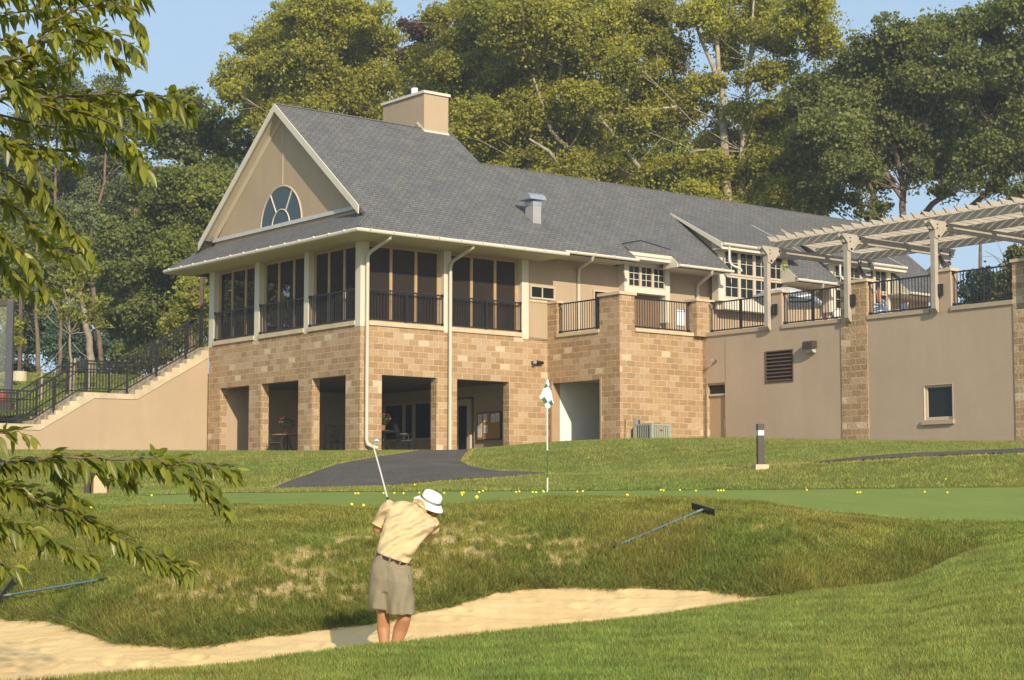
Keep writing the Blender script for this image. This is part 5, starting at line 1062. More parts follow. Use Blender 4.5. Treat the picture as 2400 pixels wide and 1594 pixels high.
bough([(150, 90), (220, 100), (260, 130), (285, 140)], 7.7, .006); bough([(-60, -10), (40, -20), (140, -15), (230, -25), (320, -10)], 8.0, .008)
bough([(20, 150), (80, 180), (150, 150), (200, 110)], 8.3, .006); bough([(-40, 100), (20, 90), (60, 120)], 8.1, .006)
bough([(-480, 330), (-200, 260), (-60, 230), (60, 225), (160, 222), (250, 215), (330, 222), (400, 225), (440, 262)], 8.0, .020, 1.15)
bough([(60, 230), (130, 250), (200, 262), (260, 285), (300, 330), (335, 395)], 7.8, .010, 1.15)
bough([(-60, 250), (30, 275), (110, 290), (190, 300), (250, 330), (290, 360), (320, 390)], 8.2, .010)
bough([(150, 225), (220, 240), (300, 250), (350, 290)], 7.9, .008); bough([(0, 210), (60, 200), (120, 205), (200, 235), (250, 260)], 8.3, .008)
bough([(-60, 280), (0, 320), (50, 350), (90, 400), (110, 440)], 7.8, .010); bough([(0, 300), (40, 330), (100, 340), (150, 350), (180, 380)], 8.2, .008)
bough([(-60, 380), (0, 400), (60, 430), (110, 470), (150, 520), (200, 560), (215, 590)], 7.9, .010)
bough([(-60, 440), (0, 460), (50, 490), (90, 540), (130, 570), (180, 590)], 8.2, .008); bough([(-50, 500), (10, 540), (60, 590), (80, 630), (110, 670)], 7.9, .008)
bough([(-60, 560), (0, 590), (30, 640), (70, 670)], 8.1, .008, .8); bough([(-60, 200), (0, 180), (40, 190), (90, 240)], 7.7, .008)
bough([(-480, 960), (-200, 1040), (-60, 1068), (60, 1062), (160, 1052), (260, 1060), (350, 1056), (430, 1062), (500, 1075), (545, 1085)], 8.0, .020, 1.35)
bough([(360, 1060), (420, 1085), (460, 1110), (490, 1135), (520, 1165)], 7.9, .007, 1.1); bough([(100, 1060), (130, 1080), (150, 1120), (190, 1170)], 8.1, .006)
bough([(120, 1060), (200, 1075), (260, 1080), (300, 1095)], 8.2, .006); bough([(380, 1065), (430, 1062), (480, 1072)], 8.2, .006)
bough([(-200, 1060), (-60, 1105), (40, 1130), (130, 1175), (190, 1190), (235, 1215), (280, 1240), (350, 1280), (435, 1310)], 7.9, .012)
bough([(-60, 1120), (20, 1125), (70, 1135), (120, 1150), (150, 1180)], 8.2, .008); bough([(-60, 1165), (10, 1195), (60, 1215), (110, 1235), (160, 1265), (220, 1290)], 7.8, .009)
bough([(-60, 1200), (0, 1215), (50, 1220), (85, 1240)], 8.1, .006, .8); bough([(-60, 1290), (0, 1295), (35, 1310)], 7.7, .006, .8)
bough([(-60, 1000), (0, 1000), (40, 995), (75, 1005)], 7.9, .006, .8)
m = MB()
m.tube([Vector(p)-o0 for p in ((-4.1, 8.2, .6), (-3.6, 8.1, 1.3), TW[0][0][0])], [.06, .04, .024], 8); m.tube([Vector(p)-o0 for p in ((-4.15, 8.2, .4), TW[9][0][0])], [.06, .024], 8); m.tube([Vector(p)-o0 for p in ((-4.05, 8.2, -.4), tuple(TW[[i for i, t in enumerate(TW) if abs(t[1]-.020) < 1e-6][1]][0][0]))], [.05, .022], 8)
LP = []
for P, r0, dens in TW:
    Q = []
    for i in range(len(P)-1):
        for j in range(3): Q.append(P[i].lerp(P[i+1], j/3)+Vector((random.uniform(-1, 1), random.uniform(-1, 1), random.uniform(-1, 1)))*.006)
    Q.append(P[-1]); n = len(Q); m.tube([q-o0 for q in Q], [max(.0018, r0*.62*(1-.9*i/(n-1))) for i in range(n)], 6)
    L = 0
    for a, c in zip(Q[:-1], Q[1:]):
        seg = (c-a).length; k = max(1, int(round(seg/.0040*dens*(.72 if a.z > .2 else 1.25))*random.uniform(.35, 1.5)))
        for i in range(k): LP.append((a.lerp(c, random.random()), (c-a).normalized(), random.choice((-1, 1))))
m.build('boughs', BARKC, ct, smooth=True, angle=180)
def cherry_leaves():
    n = len(LP); V = []; T = []; F = []
    tp = np.linspace(0, 1, 6); wd = np.array([.03, .72, 1., .86, .5, .0])
    for i, (p, d, sd) in enumerate(LP):
        L = random.uniform(.055, .108); wdt = L*random.uniform(.15, .205)
        side = d.cross(Vector((0, 0, 1))).normalized()*sd
        ax = (side*random.uniform(.1, .7)+d*random.uniform(.1, .7)+Vector((random.uniform(-.2, .2), random.uniform(-.25, .25), -random.uniform(-.30, 1.05)))).normalized()
        up = Vector((random.uniform(-.3, .3), random.uniform(-.8, .3), 1)).normalized(); s = ax.cross(up).normalized(); nn = s.cross(ax)
        roll = random.uniform(-.6, .6); s, nn = s*math.cos(roll)+nn*math.sin(roll), nn*math.cos(roll)-s*math.sin(roll)
        fold = random.uniform(.2, .8); curl = random.uniform(.1, .5); p0 = p+ax*.012-o0; base = len(V)
        y_ = random.random()**1.5; tn = (1+.95*y_, 1+.6*y_, 1+.2*y_); sh = random.uniform(.7, 1.2); tn = (tn[0]*sh, tn[1]*sh, tn[2]*sh, 1)
        for t_, w_ in zip(tp, wd):
            c = p0+ax*L*t_*(1-.15*curl*t_)+Vector((0, 0, -1))*L*curl*t_*t_*.6
            V += [c+s*wdt*w_+nn*wdt*w_*fold, c, c-s*wdt*w_+nn*wdt*w_*fold]; T += [tn]*3
        for j in range(5):
            q = base+j*3; F += [(q, q+1, q+4, q+3), (q+1, q+2, q+5, q+4)]
    return fastmesh('foliage', [tuple(v) for v in V], F, M_CHERRY, ct, T, smooth=True)
cherry_leaves()
# more of the same crown off the picture, which throws the dappled shade
rr = np.random.default_rng(5); C = np.concatenate([np.array([-3.0, 8.6, 3.5])+unit(rr.normal(size=(2600, 3)))*rr.uniform(.2, 1., (2600, 1))*np.array([1.7, 1.9, .8]), np.array([-4.4, 7.6, 1.8])+unit(rr.normal(size=(1800, 3)))*rr.uniform(.2, 1., (1800, 1))*np.array([1.0, 1.6, 1.6])])
C = C[(vnoise(C[:, 0], C[:, 1], 4.5, 8) > -.15) & ((C[:, 0] < -.37*C[:, 1]) | (C[:, 2] > .335*C[:, 1]))]; leaves('upper_foliage', C-np.array(o0), .11, M_CHERRY, ct, .2, aspect=.5)
m = MB()
for e in ((-2.0, 9.0, 3.4), (-3.0, 9.8, 3.9), (-2.2, 8.0, 3.5), (-3.6, 7.4, 3.6)): m.tube([Vector((-4.05, 8.25, 2.2))-o0, Vector((-3.5, 8.4, 3.2))-o0, Vector(e)-o0], [.04, .025, .008], 6)
m.build('upper_boughs', BARKC, ct, smooth=True, angle=180)
# ------------------------------------------------------------------ GOLFER (world axes; Y away from the photographer)
SKIN = M('sunned_skin', (.40, .195, .095), .55, .12, 9, .0015, 60, .35)
def m_cloth(name, c, wr, sc_, rot, dist=.012):
    m, n, out = new_mat(name); ob = n.nodes.new('ShaderNodeTexCoord').outputs['Object']; mp = n.nodes.new('ShaderNodeMapping'); n.links.new(ob, mp.inputs[0]); mp.inputs['Rotation'].default_value = (0, R(rot), 0)
    wv = n.nodes.new('ShaderNodeTexWave'); wv.bands_direction = 'Z'; n.links.new(mp.outputs[0], wv.inputs[0]); wv.inputs['Scale'].default_value = sc_; wv.inputs['Distortion'].default_value = 5.; wv.inputs['Detail'].default_value = 2.; wv.inputs['Detail Scale'].default_value = 1.1
    h = mth(n, 'ADD', mth(n, 'MULTIPLY', wv.outputs['Fac'], wr), mth(n, 'MULTIPLY', noise(n, ob, 9, 3), .6))
    cc = ramp(n, noise(n, ob, 6, 4), [(.3, tuple(x*.96 for x in c)), (.7, tuple(x*1.04 for x in c))]); bsdf(n, out, cc, .85, .15, 0, bump(n, h, .9, dist)); return m
SHIRT = m_cloth('pale_yellow_shirt_cloth', (.56, .43, .235), 1.0, 2.9, 28, .030); SHORT = m_cloth('olive_khaki_cloth', (.235, .20, .13), .5, 1.6, 75, .02)
HATM = M('white_hat_cloth', (.80, .79, .76), .9, .03, 14, .002, 40)
G = thing('golfer', 'person in white bucket hat, pale yellow polo shirt and olive shorts, seen from behind', 'person', (-1.13, 16.95, -1.5))
GO = Vector((-1.13, 16.95, -1.5)); GY = 16.95
def g(x, y, dy=0): return ad(x, y, GY+dy)-GO          # display position + depth offset -> golfer space
def gs(x, y, dy=0): return at(860+x/7.127, 1120+y/7.127, GY+dy)-GO
# --- body: one continuous skin
b = MB()
def limb(pts, rad, n=14): b.tube(pts, rad, n)
hipL, hipR = g(884, 1345, .05), g(925, 1350, -.02)
kneeL, kneeR = g(884, 1420, .03), g(932, 1428, -.03); calL, calR = g(884, 1447, .06), g(924, 1450, .02); ankL = g(888, 1508, .0); ankR = g(906, 1508, .02)
limb([hipL, hipL.lerp(kneeL, .5), kneeL, calL, calL.lerp(ankL, .55), ankL], [.088, .078, .060, .066, .05, .040])
limb([hipR, hipR.lerp(kneeR, .5), kneeR, calR, calR.lerp(ankR, .55), ankR], [.092, .082, .065, .071, .053, .041])
for a, sx in ((ankL, -.02), (ankR, .03)):
    f_ = Vector((a.x+sx*.3, a.y, .035)); limb([a, Vector((a.x, a.y+.0, .06)), Vector((a.x+sx, a.y+.12, .035)), Vector((a.x+sx*2, a.y+.22, .025))], [.042, .045, .042, .03], 12)
waist = g(905, 1290, .03); chest = gs(640, 880, .18); neck0 = gs(900, 500, .33); head = g(994, 1163, .42)
b.tube([g(905, 1350, 0), waist, chest, gs(760, 600, .30), neck0], [.10, .09, .09, .06, .05], 20)
b.tube([gs(860, 530, .34), gs(900, 500, .36), head], [.05, .060, .064], 14)
b.ball(tuple(head), .078, .096, .105, 20, 14)                 # skull
jaw = head+Vector((.035, .055, -.055)); b.ball(tuple(jaw), .055, .06, .07, 16, 10)
b.ball(tuple(head+Vector((.06, .09, -.03))), .017, .02, .022, 8, 6)      # nose
b.ball(tuple(head+Vector((.045, .04, -.10))), .03, .032, .025, 10, 6)    # chin
ear = head+Vector((.07, -.01, -.03)); b.ball(tuple(ear), .012, .024, .032, 10, 8); b.ball(tuple(head+Vector((-.074, .0, -.02))), .012, .024, .032, 10, 8)
# arms: left one with the elbow showing, right one across the chest; both hands close on the grip in front of the left shoulder
shL, elL = gs(420, 500, .25), gs(185, 860, .30); hdL = gs(470, 640, .62)
shR, elR = gs(1085, 780, .30), gs(960, 960, .55); hdR = gs(520, 690, .60)
limb([shL, shL.lerp(elL, .5), elL, elL.lerp(hdL, .3), elL.lerp(hdL, .85), hdL], [.06, .053, .046, .046, .032, .03], 14)
limb([shR, shR.lerp(elR, .5), elR, elR.lerp(hdR, .4), elR.lerp(hdR, .9), hdR], [.06, .05, .044, .042, .031, .03], 14)
gripb, gript = gs(470, 760, .60), gs(372, 440, .55)       # lower and upper point of the grip line
cd_ = (gript-gripb).normalized()
for hd, off in ((hdR, .02), (hdL, .11)):
    c = gripb+cd_*(off+.03); s1 = cd_.orthogonal().normalized(); s2 = cd_.cross(s1)
    b.tube([hd, c+s1*.028], [.03, .034], 12)
    for i in range(4):                                         # fingers curl round the grip
        L_ = (1.0, 1.08, 1.02, .85)[i]; q = c+cd_*(i-1.5)*.020
        b.tube([q+(s1*math.cos(a)+s2*math.sin(a))*.026 for a in np.linspace(0, 3.6*L_, 7)], [.0095, .0092, .009, .0088, .0085, .008, .007], 8)
    b.tube([c+s1*.03, c+s1*.02+s2*-.025+cd_*.03, c+s2*-.03+cd_*.055, c-s1*.012-s2*.024+cd_*.065], [.014, .011, .0095, .008], 8)
body = b.build('body', SKIN, G, smooth=True, angle=180); smoothmod(body, .0085, 3)
# --- shirt
b = MB()
prs = [((168, 1235), (702, 1440), .03), ((165, 1190), (720, 1400), .03), ((190, 1080), (800, 1290), .06), ((225, 960), (880, 1140), .10), ((262, 820), (945, 1040), .15), ((300, 680), (1030, 960), .19), ((335, 560), (1120, 880), .22), ((385, 465), (1150, 790), .25), ((470, 400), (1130, 710), .27), ((600, 382), (1060, 640), .29), ((740, 425), (1005, 590), .31), ((800, 440), (1000, 560), .32)]
dep = [.125, .128, .135, .145, .15, .152, .15, .14, .125, .105, .08, .07]; rg = []
for (l, r_, dy), dp in zip(prs, dep):
    L_, R_ = gs(*l, dy), gs(*r_, dy); c = (L_+R_)/2; a = (R_-L_)/2; nrm = Vector((0, 1, .25)); nrm = (nrm-a*nrm.dot(a)/a.length_squared).normalized(); rg.append((c, a, nrm*dp))
RG = []
for i in range(len(rg)-1):
    for j in range(3): t = j/3; RG.append(tuple(x.lerp(y, t) for x, y in zip(rg[i], rg[i+1])))
RG.append(rg[-1]); b.rings(RG, 32)
b.tube([gs(440, 470, .24), gs(330, 560, .27), gs(250, 700, .29), gs(195, 800, .30)], [.085, .082, .072, .069], 18)   # sleeve over the left arm
b.tube([gs(1060, 760, .29), gs(1085, 830, .34), gs(1040, 930, .44), gs(990, 985, .52)], [.085, .078, .07, .066], 18)
b.tube([gs(880, 520, .30), gs(930, 455, .34)], [.078, .068], 16)
shirt = b.build('shirt', SHIRT, G, smooth=True, angle=180); smoothmod(shirt, .009, 5)
# folds: real ridges across the back
me = shirt.data; co = np.empty(len(me.vertices)*3, np.float32); me.vertices.foreach_get('co', co); co = co.reshape(-1, 3); nn = np.empty(len(me.vertices)*3, np.float32); me.vertices.foreach_get('normal', nn); nn = nn.reshape(-1, 3)
lo_ = np.array(gs(433, 1312, .03)); hi_ = np.array(gs(860, 520, .30)); ax = (hi_-lo_)/np.linalg.norm(hi_-lo_); sd_ = np.array([ax[2], 0, -ax[0]]); q = co-lo_; tt = q@ax; ss = q@sd_
ph = tt*58+np.sin(ss*9+.6)*2.6+np.sin(tt*17+ss*13)*1.1; am = np.interp(tt, [0, .05, .15, .30, .42, .5], [.6, 1., .75, .9, .6, .2])*(.35+.65*np.clip(np.sin(ss*7+tt*9)+.4, 0, 1))
d_ = .0085*(np.abs(np.sin(ph*.5))**.6*-1+.6)*am; co += nn*d_[:, None]; me.vertices.foreach_set('co', co.ravel()); me.update()
b = MB(); cc_ = []
for a in np.linspace(.4, 2*math.pi-.4, 22):
    c0 = gs(915, 480, .325); axn = (head-c0).normalized(); s1 = axn.orthogonal().normalized(); s2 = axn.cross(s1); cc_.append((c0, s1, s2))
c0 = gs(905, 490, .32); axn = (head-c0).normalized(); s1 = axn.orthogonal().normalized(); s2 = axn.cross(s1)
b.rings([(c0-axn*.035, s1*.092, s2*.094), (c0-axn*.0, s1*.078, s2*.080), (c0+axn*.035, s1*.067, s2*.070), (c0+axn*.036, s1*.061, s2*.064), (c0-axn*.0, s1*.070, s2*.072)], 24)
b.build('collar', M('collar_cloth', (.66, .50, .22), .85), shirt, smooth=True)
b = MB(); cu0, cu1 = gs(205, 785, .30), gs(190, 812, .30); ad_ = (cu1-cu0).normalized(); s1 = ad_.orthogonal().normalized(); s2 = ad_.cross(s1); b.rings([(cu0, s1*.072, s2*.072), (cu1, s1*.073, s2*.073), (cu1, s1*.062, s2*.062)], 20); b.build('cuff', M('cuff_knit', (.58, .44, .22), .9), shirt, smooth=True)
# --- shorts, belt
b = MB()
sr = [((866, 1274), (946, 1304), .03, .128), ((858, 1300), (950, 1325), .02, .138), ((853, 1330), (952, 1345), .0, .138), ((853, 1362), (951, 1368), .0, .125)]
b.rings([((g(*l, dy)+g(*r_, dy))/2, (g(*r_, dy)-g(*l, dy))/2, Vector((0, dp, 0))) for l, r_, dy, dp in sr], 30)
b.rings([((g(*l, .02)+g(*r_, .02))/2, (g(*r_, .02)-g(*l, .02))/2, Vector((0, dp, 0))) for l, r_, dp in (((856, 1300), (912, 1312), .10), ((852, 1335), (914, 1345), .132), ((850, 1365), (903, 1372), .13), ((849, 1390), (903, 1394), .122), ((849, 1402), (903, 1407), .122))], 24)
b.rings([((g(*l, -.04)+g(*r_, -.04))/2, (g(*r_, -.04)-g(*l, -.04))/2, Vector((0, dp, 0))) for l, r_, dp in (((885, 1300), (948, 1318), .10), ((884, 1335), (952, 1345), .135), ((888, 1365), (954, 1372), .13), ((889, 1395), (956, 1396), .128), ((889, 1416), (957, 1417), .128))], 24)
shorts = b.build('shorts', SHORT, G, smooth=True, angle=180); smoothmod(shorts, .009, 4)
me = shorts.data; co = np.empty(len(me.vertices)*3, np.float32); me.vertices.foreach_get('co', co); co = co.reshape(-1, 3); nn = np.empty(len(me.vertices)*3, np.float32); me.vertices.foreach_get('normal', nn); nn = nn.reshape(-1, 3)
zt_ = co[:, 2]; zz0 = g(900, 1415).z; zz1 = g(900, 1290).z; f_ = np.clip((zt_-zz0)/(zz1-zz0), 0, 1); co += nn*(.006*np.sin(co[:, 0]*70+np.sin(zt_*14)*1.6)*(1-f_)+.004*np.sin(co[:, 0]*40-zt_*30)*f_)[:, None]; me.vertices.foreach_set('co', co.ravel()); me.update()
b = MB(); bc = (g(867, 1278, .03)+g(945, 1305, .03))/2; ba = (g(945, 1305, .03)-g(867, 1278, .03))/2; up_ = Vector((-ba.z, 0, ba.x)).normalized()
if up_.z < 0: up_ = -up_
b.rings([(bc-up_*.016, ba*1.035, Vector((0, .135, 0))), (bc+up_*.018, ba*1.03, Vector((0, .135, 0))), (bc+up_*.018, ba*.98, Vector((0, .125, 0)))], 36); b.build('belt', M('brown_leather', (.045, .015, .012), .3, .2, 10, spec=.6), shorts, smooth=True)
b = MB()
for fx_ in (-.62, -.12, .45, .8):
    c = bc+ba*1.04*fx_+Vector((0, -.139*math.sqrt(1-fx_*fx_), 0)); b.bar(c-up_*.028, c+up_*.028, .012, .006, (0, 1, 0))
b.build('belt_loop', SHORT, shorts)
b = MB(); p0_, p1_ = g(942, 1326, -.105), g(945, 1352, -.10); b.tube([p0_, p0_.lerp(p1_, .5)+Vector((.004, -.006, 0)), p1_], .0035, 6); b.build('pocket', M('seam_shadow_cloth', (.10, .08, .05), .9), shorts)
# --- hat
hc = g(991, 1158, .40); HM = Matrix.Translation(hc) @ Matrix.Rotation(R(27), 4, 'Y') @ Matrix.Rotation(R(14), 4, 'X')
b = MB(); pr = [(.152, -.035), (.158, -.030), (.150, -.022), (.125, .004), (.106, .016), (.103, .03), (.101, .06), (.096, .085), (.082, .100), (.05, .106), (.02, .107), (.02, .10), (.08, .09), (.09, .03), (.10, .0), (.14, -.03)]
b.lathe(pr, 36, HM @ Matrix.Diagonal((1, 1.1, 1, 1))); hat = b.build('hat', HATM, G, smooth=True, angle=60)
for z, mm in ((.023, GREENP), (.036, M('navy_band', (.03, .04, .05), .8))):
    b = MB(); b.tube([HM @ Vector((.1055*math.cos(a), .1055*1.1*math.sin(a), z)) for a in np.linspace(0, 2*math.pi, 40)], .0032, 6, caps=False); b.build('hat_band', mm, hat)
b = MB(); b.ball(tuple(head+Vector((-.004, -.02, -.035))), .079, .083, .06, 16, 10); b.build('hair', M('grey_hair', (.20, .17, .14), .9, .2, 40), G, smooth=True)
for a, sx in ((ankL, -.02), (ankR, .03)):
    b = MB(); b.tube([Vector((a.x, a.y-.06, .05)), Vector((a.x, a.y, .05)), Vector((a.x+sx, a.y+.12, .045)), Vector((a.x+sx*2, a.y+.24, .035))], [.045, .052, .05, .035], 14); b.build('shoe', WHITEP, G, smooth=True, angle=180)
    b = MB(); b.tube([Vector((a.x, a.y, .06)), Vector((a.x, a.y, .14))], [.049, .045], 14); b.build('sock', HATM, G, smooth=True)
# --- club
clb = thing('golf_club', 'steel golf club raised over the left shoulder of the golfer', 'golf club', tuple(gripb+GO)); go = gripb
top = g(860, 1026, .45)-go; d0 = (gript-gripb)
b = MB(); b.tube([cd_*.26, top*.6+cd_*.1*.4, top], [.0085, .008, .0075], 8); b.build('shaft', M('chrome_shaft', (.75, .74, .72), .25, spec=.8, metal=.3), clb, smooth=True)
b = MB(); b.tube([cd_*-.03, cd_*.28], [.013, .010], 10); b.build('grip', BLACK, clb, smooth=True)
b = MB(); b.tube([top, top+Vector((-.005, 0, .03)), top+Vector((.03, .0, .045)), top+Vector((.06, .01, .035))], [.008, .012, .018, .014], 10); b.build('club_head', GALV, clb, smooth=True)

# ------------------------------------------------------------------ BALLS
def ground_at(x, y, lo=24, hi=56):       # where the line of sight meets the turf
    for Y in np.arange(lo, hi, .05):
        p = at(x, y, Y)
        if hgt(p.x, p.y)[0]+.012 >= p.z-.021: return p
    return at(x, y, 36)
z3 = lambda x, y: (800+x/4.533, 840+y/4.533)
z4 = lambda x, y: (1260+x/4.722, 840+y/4.722)
z5 = lambda x, y: (1640+x/3.0987, 700+y/3.0987)
z7 = lambda x, y: (x/3.92, 1000+y/3.92)
balls = [(z3(448, 1432), 'yellow ball on the green just left of the raised club shaft'), (z3(562, 1431), 'yellow ball just right of the raised club shaft, at the back of the green'), (z3(660, 1434), 'pale ball halfway between the club shaft and the white hat'),
 (z3(828, 1427), 'yellow ball at the back edge of the green, touching the white hat brim'), (z3(1092, 1430), 'small ball directly right of the white hat crown'), (z3(1276, 1427), 'left ball of the tight group of three right of the hat'), (z3(1299, 1427), 'right ball of the tight group of three right of the hat'),
 (z3(1282, 1450), 'lowest ball of the tight group of three right of the hat'), (z3(1463, 1423), 'yellow ball at the back of the green directly above the flying ball'), (z3(1503, 1408), 'tiny ball on the far fringe, above right of the flying ball'), (z3(1857, 1421), 'left one of the pair of balls farthest left of the flagstick'),
 (z3(1891, 1414), 'right one of the pair of balls farthest left of the flagstick'), (z3(2033, 1421), 'single yellow ball midway between a pair of balls and the flagstick'), (z3(2068, 1424), 'tiny pale ball touching the fringe left of the flagstick'), (z3(2143, 1410), 'upper ball of the pair touching left of the flagstick foot'),
 (z3(2150, 1418), 'lower ball of the pair touching left of the flagstick foot'), (z4(438, 1475), 'first yellow ball right of the flagstick'), (z4(500, 1471), 'second yellow ball right of the flagstick'), (z4(1363, 1457), 'left ball of the pair above the tip of the rake'), (z4(1392, 1462), 'right ball of the pair above the tip of the rake'),
 (z4(1575, 1457), 'single ball at the back of the green straight above the rake head'), (z4(1750, 1465), 'ball on the back fringe to the right of the rake head'), (z4(1997, 1463), 'left ball of the row of three touching balls'), (z4(2027, 1463), 'middle ball of the row of three touching balls'),
 (z4(2057, 1463), 'right ball of the row of three touching balls'), (z4(992, 1512), 'ball at the near edge of the green above the bunker bank'), (z5(777, 1390), 'single ball on the back fringe right of the bollard light'), (z5(1145, 1408), 'left ball of the touching pair right of the bollard light'), (z5(1165, 1407), 'right ball of the touching pair right of the bollard light'),
 (z5(1633, 1404), 'yellow ball on the green near the right edge, left of another'), (z5(1798, 1409), 'rightmost ball on the green near the right edge'), (z5(1787, 1326), 'ball lying in the upper lawn beyond the green at the right'), (z7(1393, 632), 'ball beyond the cherry bough at the left, on the far fringe'),
 (z7(1890, 712), 'bright ball on the green just under the tip of the cherry bough'), (z7(840, 740), 'ball in the rough left of the green under the cherry leaves'), (z7(1505, 737), 'small ball on the near fringe below the cherry bough'), (z3(110, 1552), 'ball at the near edge of the green left of the golfer'),
 (z3(235, 1562), 'second ball at the near edge of the green, closer to the golfer'), (z3(463, 1563), 'ball nearest the golfer, touching his shoulder in view'), (z3(150, 1436), 'left one of two small pale balls at the far left back of the green'), (z3(180, 1435), 'right one of two small pale balls at the far left back of the green'), (z3(780, 1363), 'small ball by the edge of the asphalt path above the hat')]
b0 = None
for (xy, lab) in balls:
    p = ground_at(*xy); p = Vector((p.x, p.y, float(hgt(p.x, p.y)[0])+(.032 if p.y < 38.4 else .075)))
    if b0 is None: m = MB(); m.ball((0, 0, 0), .0225, n=14, m=10); b0 = m.build('golf_ball', YELL, None, smooth=True, angle=180); o = b0
    else: o = b0.copy(); col.objects.link(o)
    o.location = p; tag(o, lab, 'golf ball', 'yellow practice balls')
fb = b0.copy(); col.objects.link(fb); fb.location = at(*z3(1438, 1475), 20.5); tag(fb, 'large looking yellow ball in flight to the right of the golfer', 'golf ball', 'yellow practice balls')

# ------------------------------------------------------------------ FLAGSTICK
p = ad(1262, 1135, 36.5); fz = float(hgt(p.x, p.y)[0]); fs = thing('flagstick', 'white and green banded flagstick with a limp green and white chequered flag', 'flag', (p.x, p.y, fz))
for z0, z1, mm in ((0, .30, WHITEP), (.30, .86, GREENP), (.86, 2.34, WHITEP)):
    b = MB(); b.tube([(0, 0, z0), (0.003, 0, z1)], .0135, 10); b.build('pole_section', mm, fs, smooth=True)
S = 36.5/FPX/14.111*1.0                         # metres per pixel of the close-up of the flag
def fl(x, y): q = at(1240+x/15.68, 870+y/15.68, 36.5)-Vector((p.x, p.y, fz)); return Vector((q.x, -.02-.03*math.sin((x-380)*.012)*1.0-.02*math.cos(y*.01), q.z))
quads = [([(690, 270), (755, 490), (700, 550), (625, 425)], 0), ([(625, 425), (700, 550), (580, 645), (548, 605)], 1), ([(755, 490), (800, 660), (735, 600), (700, 550)], 1), ([(700, 575), (810, 720), (860, 1000), (705, 1120), (560, 940), (440, 1030), (380, 950), (548, 605), (580, 645)], 0),
         ([(570, 940), (690, 1135), (570, 1215), (440, 1030)], 1), ([(815, 1045), (890, 1200), (800, 1280), (705, 1130)], 1), ([(690, 1145), (795, 1300), (725, 1370), (650, 1370), (565, 1230)], 0), ([(860, 1000), (915, 1200), (890, 1200), (815, 1045)], 0), ([(690, 205), (715, 270), (690, 270)], 1)]
for cq, gr in quads:
    b = MB(); b.slab([fl(x, y)+Vector((0, 0, 0)) for x, y in cq], (0, .006, 0)); b.build('flag_panel', GREENP if gr else HATM, fs)
b = MB()
for x0, y0, x1, y1 in ((680, 720, 740, 725), (640, 800, 690, 820), (715, 850, 770, 880), (665, 930, 700, 950), (690, 975, 720, 985), (780, 780, 785, 900), (650, 740, 700, 760)): b.bar(fl(x0, y0)+Vector((0, -.006, 0)), fl(x1, y1)+Vector((0, -.006, 0)), .012, .012, (0, 1, 0))
b.build('emblem', M('emblem_grey_green', (.16, .22, .18), .8), fs)

# ------------------------------------------------------------------ BOLLARD LIGHT, AC UNIT, RAKES, BIN
q = ad(1754, 1088, 42); gz_ = float(hgt(q.x, q.y)[0])+.03; bl_ = thing('bollard_light', 'square dark bollard path light with a glass band on a concrete footing', 'path light', (q.x, q.y, gz_), rz=.12)
b = MB(); b.box(-.16, .16, -.16, .16, -.1, .115); b.build('footing', CONC, bl_); b = MB(); b.box(-.078, .078, -.078, .078, .115, .80); b.build('post', BRONZE, bl_)
b = MB(); b.box(-.078, .078, -.078, .078, .93, 1.08); b.build('cap', BRONZE, bl_); b = MB(); b.box(-.073, .073, -.073, .073, .80, .93); b.build('lens', M('bollard_lens', (.55, .57, .58), .2, spec=.6), bl_); b = MB(); b.lathe([(.05, .80), (.004, .925)], 12); b.add([(-.05, -.076, .802), (.05, -.076, .802), (0, -.076, .925)], [(0, 1, 2)]); b.build('reflector', GALV, bl_)
ac = thing('air_conditioner', 'grey green air conditioner condenser on the ground against the stone wall', 'air conditioner', (8.78, -4.4, 2.0), FB)
b = MB(); b.box(-.42, .42, -.42, .42, 0, .06); b.box(-.42, .42, -.42, .42, .78, .84); 
for cx in (-.40, .40):
    for cy_ in (-.40, .40): b.box(cx-.05, cx+.05, cy_-.05, cy_+.05, .06, .78)
b.build('casing', ACM, ac); b = MB(); b.box(-.38, .38, -.38, .38, .06, .78); b.build('coil', BOLT, ac); b = MB()
for i in range(9):
    c = -.34+i*.085
    if i != 4 or True: b.box(c-.028, c+.028, -.425, -.405, .08, .77)
for i in range(8): c = -.31+i*.09; b.box(-.425, -.405, c-.012, c+.012, .08, .77)
b.build('grille', ACM, ac); b = MB(); b.box(-.07, .07, -.432, -.4265, .60, .65); b.build('badge', M('dark_red_badge', (.25, .03, .02), .5), ac)
b = MB(); b.lathe([(.3, .84), (.3, .86), (.05, .875)], 20); b.build('fan_guard', BLACK, ac)
db = thing('disconnect_box', 'small grey electrical box on the stone wall above the air conditioner', 'electrical box', (8.62, -3.78, 2.78), FB)
b = MB(); b.box(-.11, .11, -.10, 0, 0, .30); b.build('box', GALV, db); b = MB(); b.tube([(.02, -.05, 0), (.02, -.05, -.35)], .015, 8); b.build('conduit', GALV, db); b = MB(); b.box(.02, .07, -.12, -.10, .08, .22); b.build('switch', BLACK, db)
wn = thing('garden_stake', 'thin brown rod leaning on the stone wall left of the air conditioner', 'rod', (8.02, -3.95, 2.1), FB)
b = MB(); b.tube([(0, 0, 0), (.10, .15, .92)], .012, 6); b.build('rod', BARKD, wn)
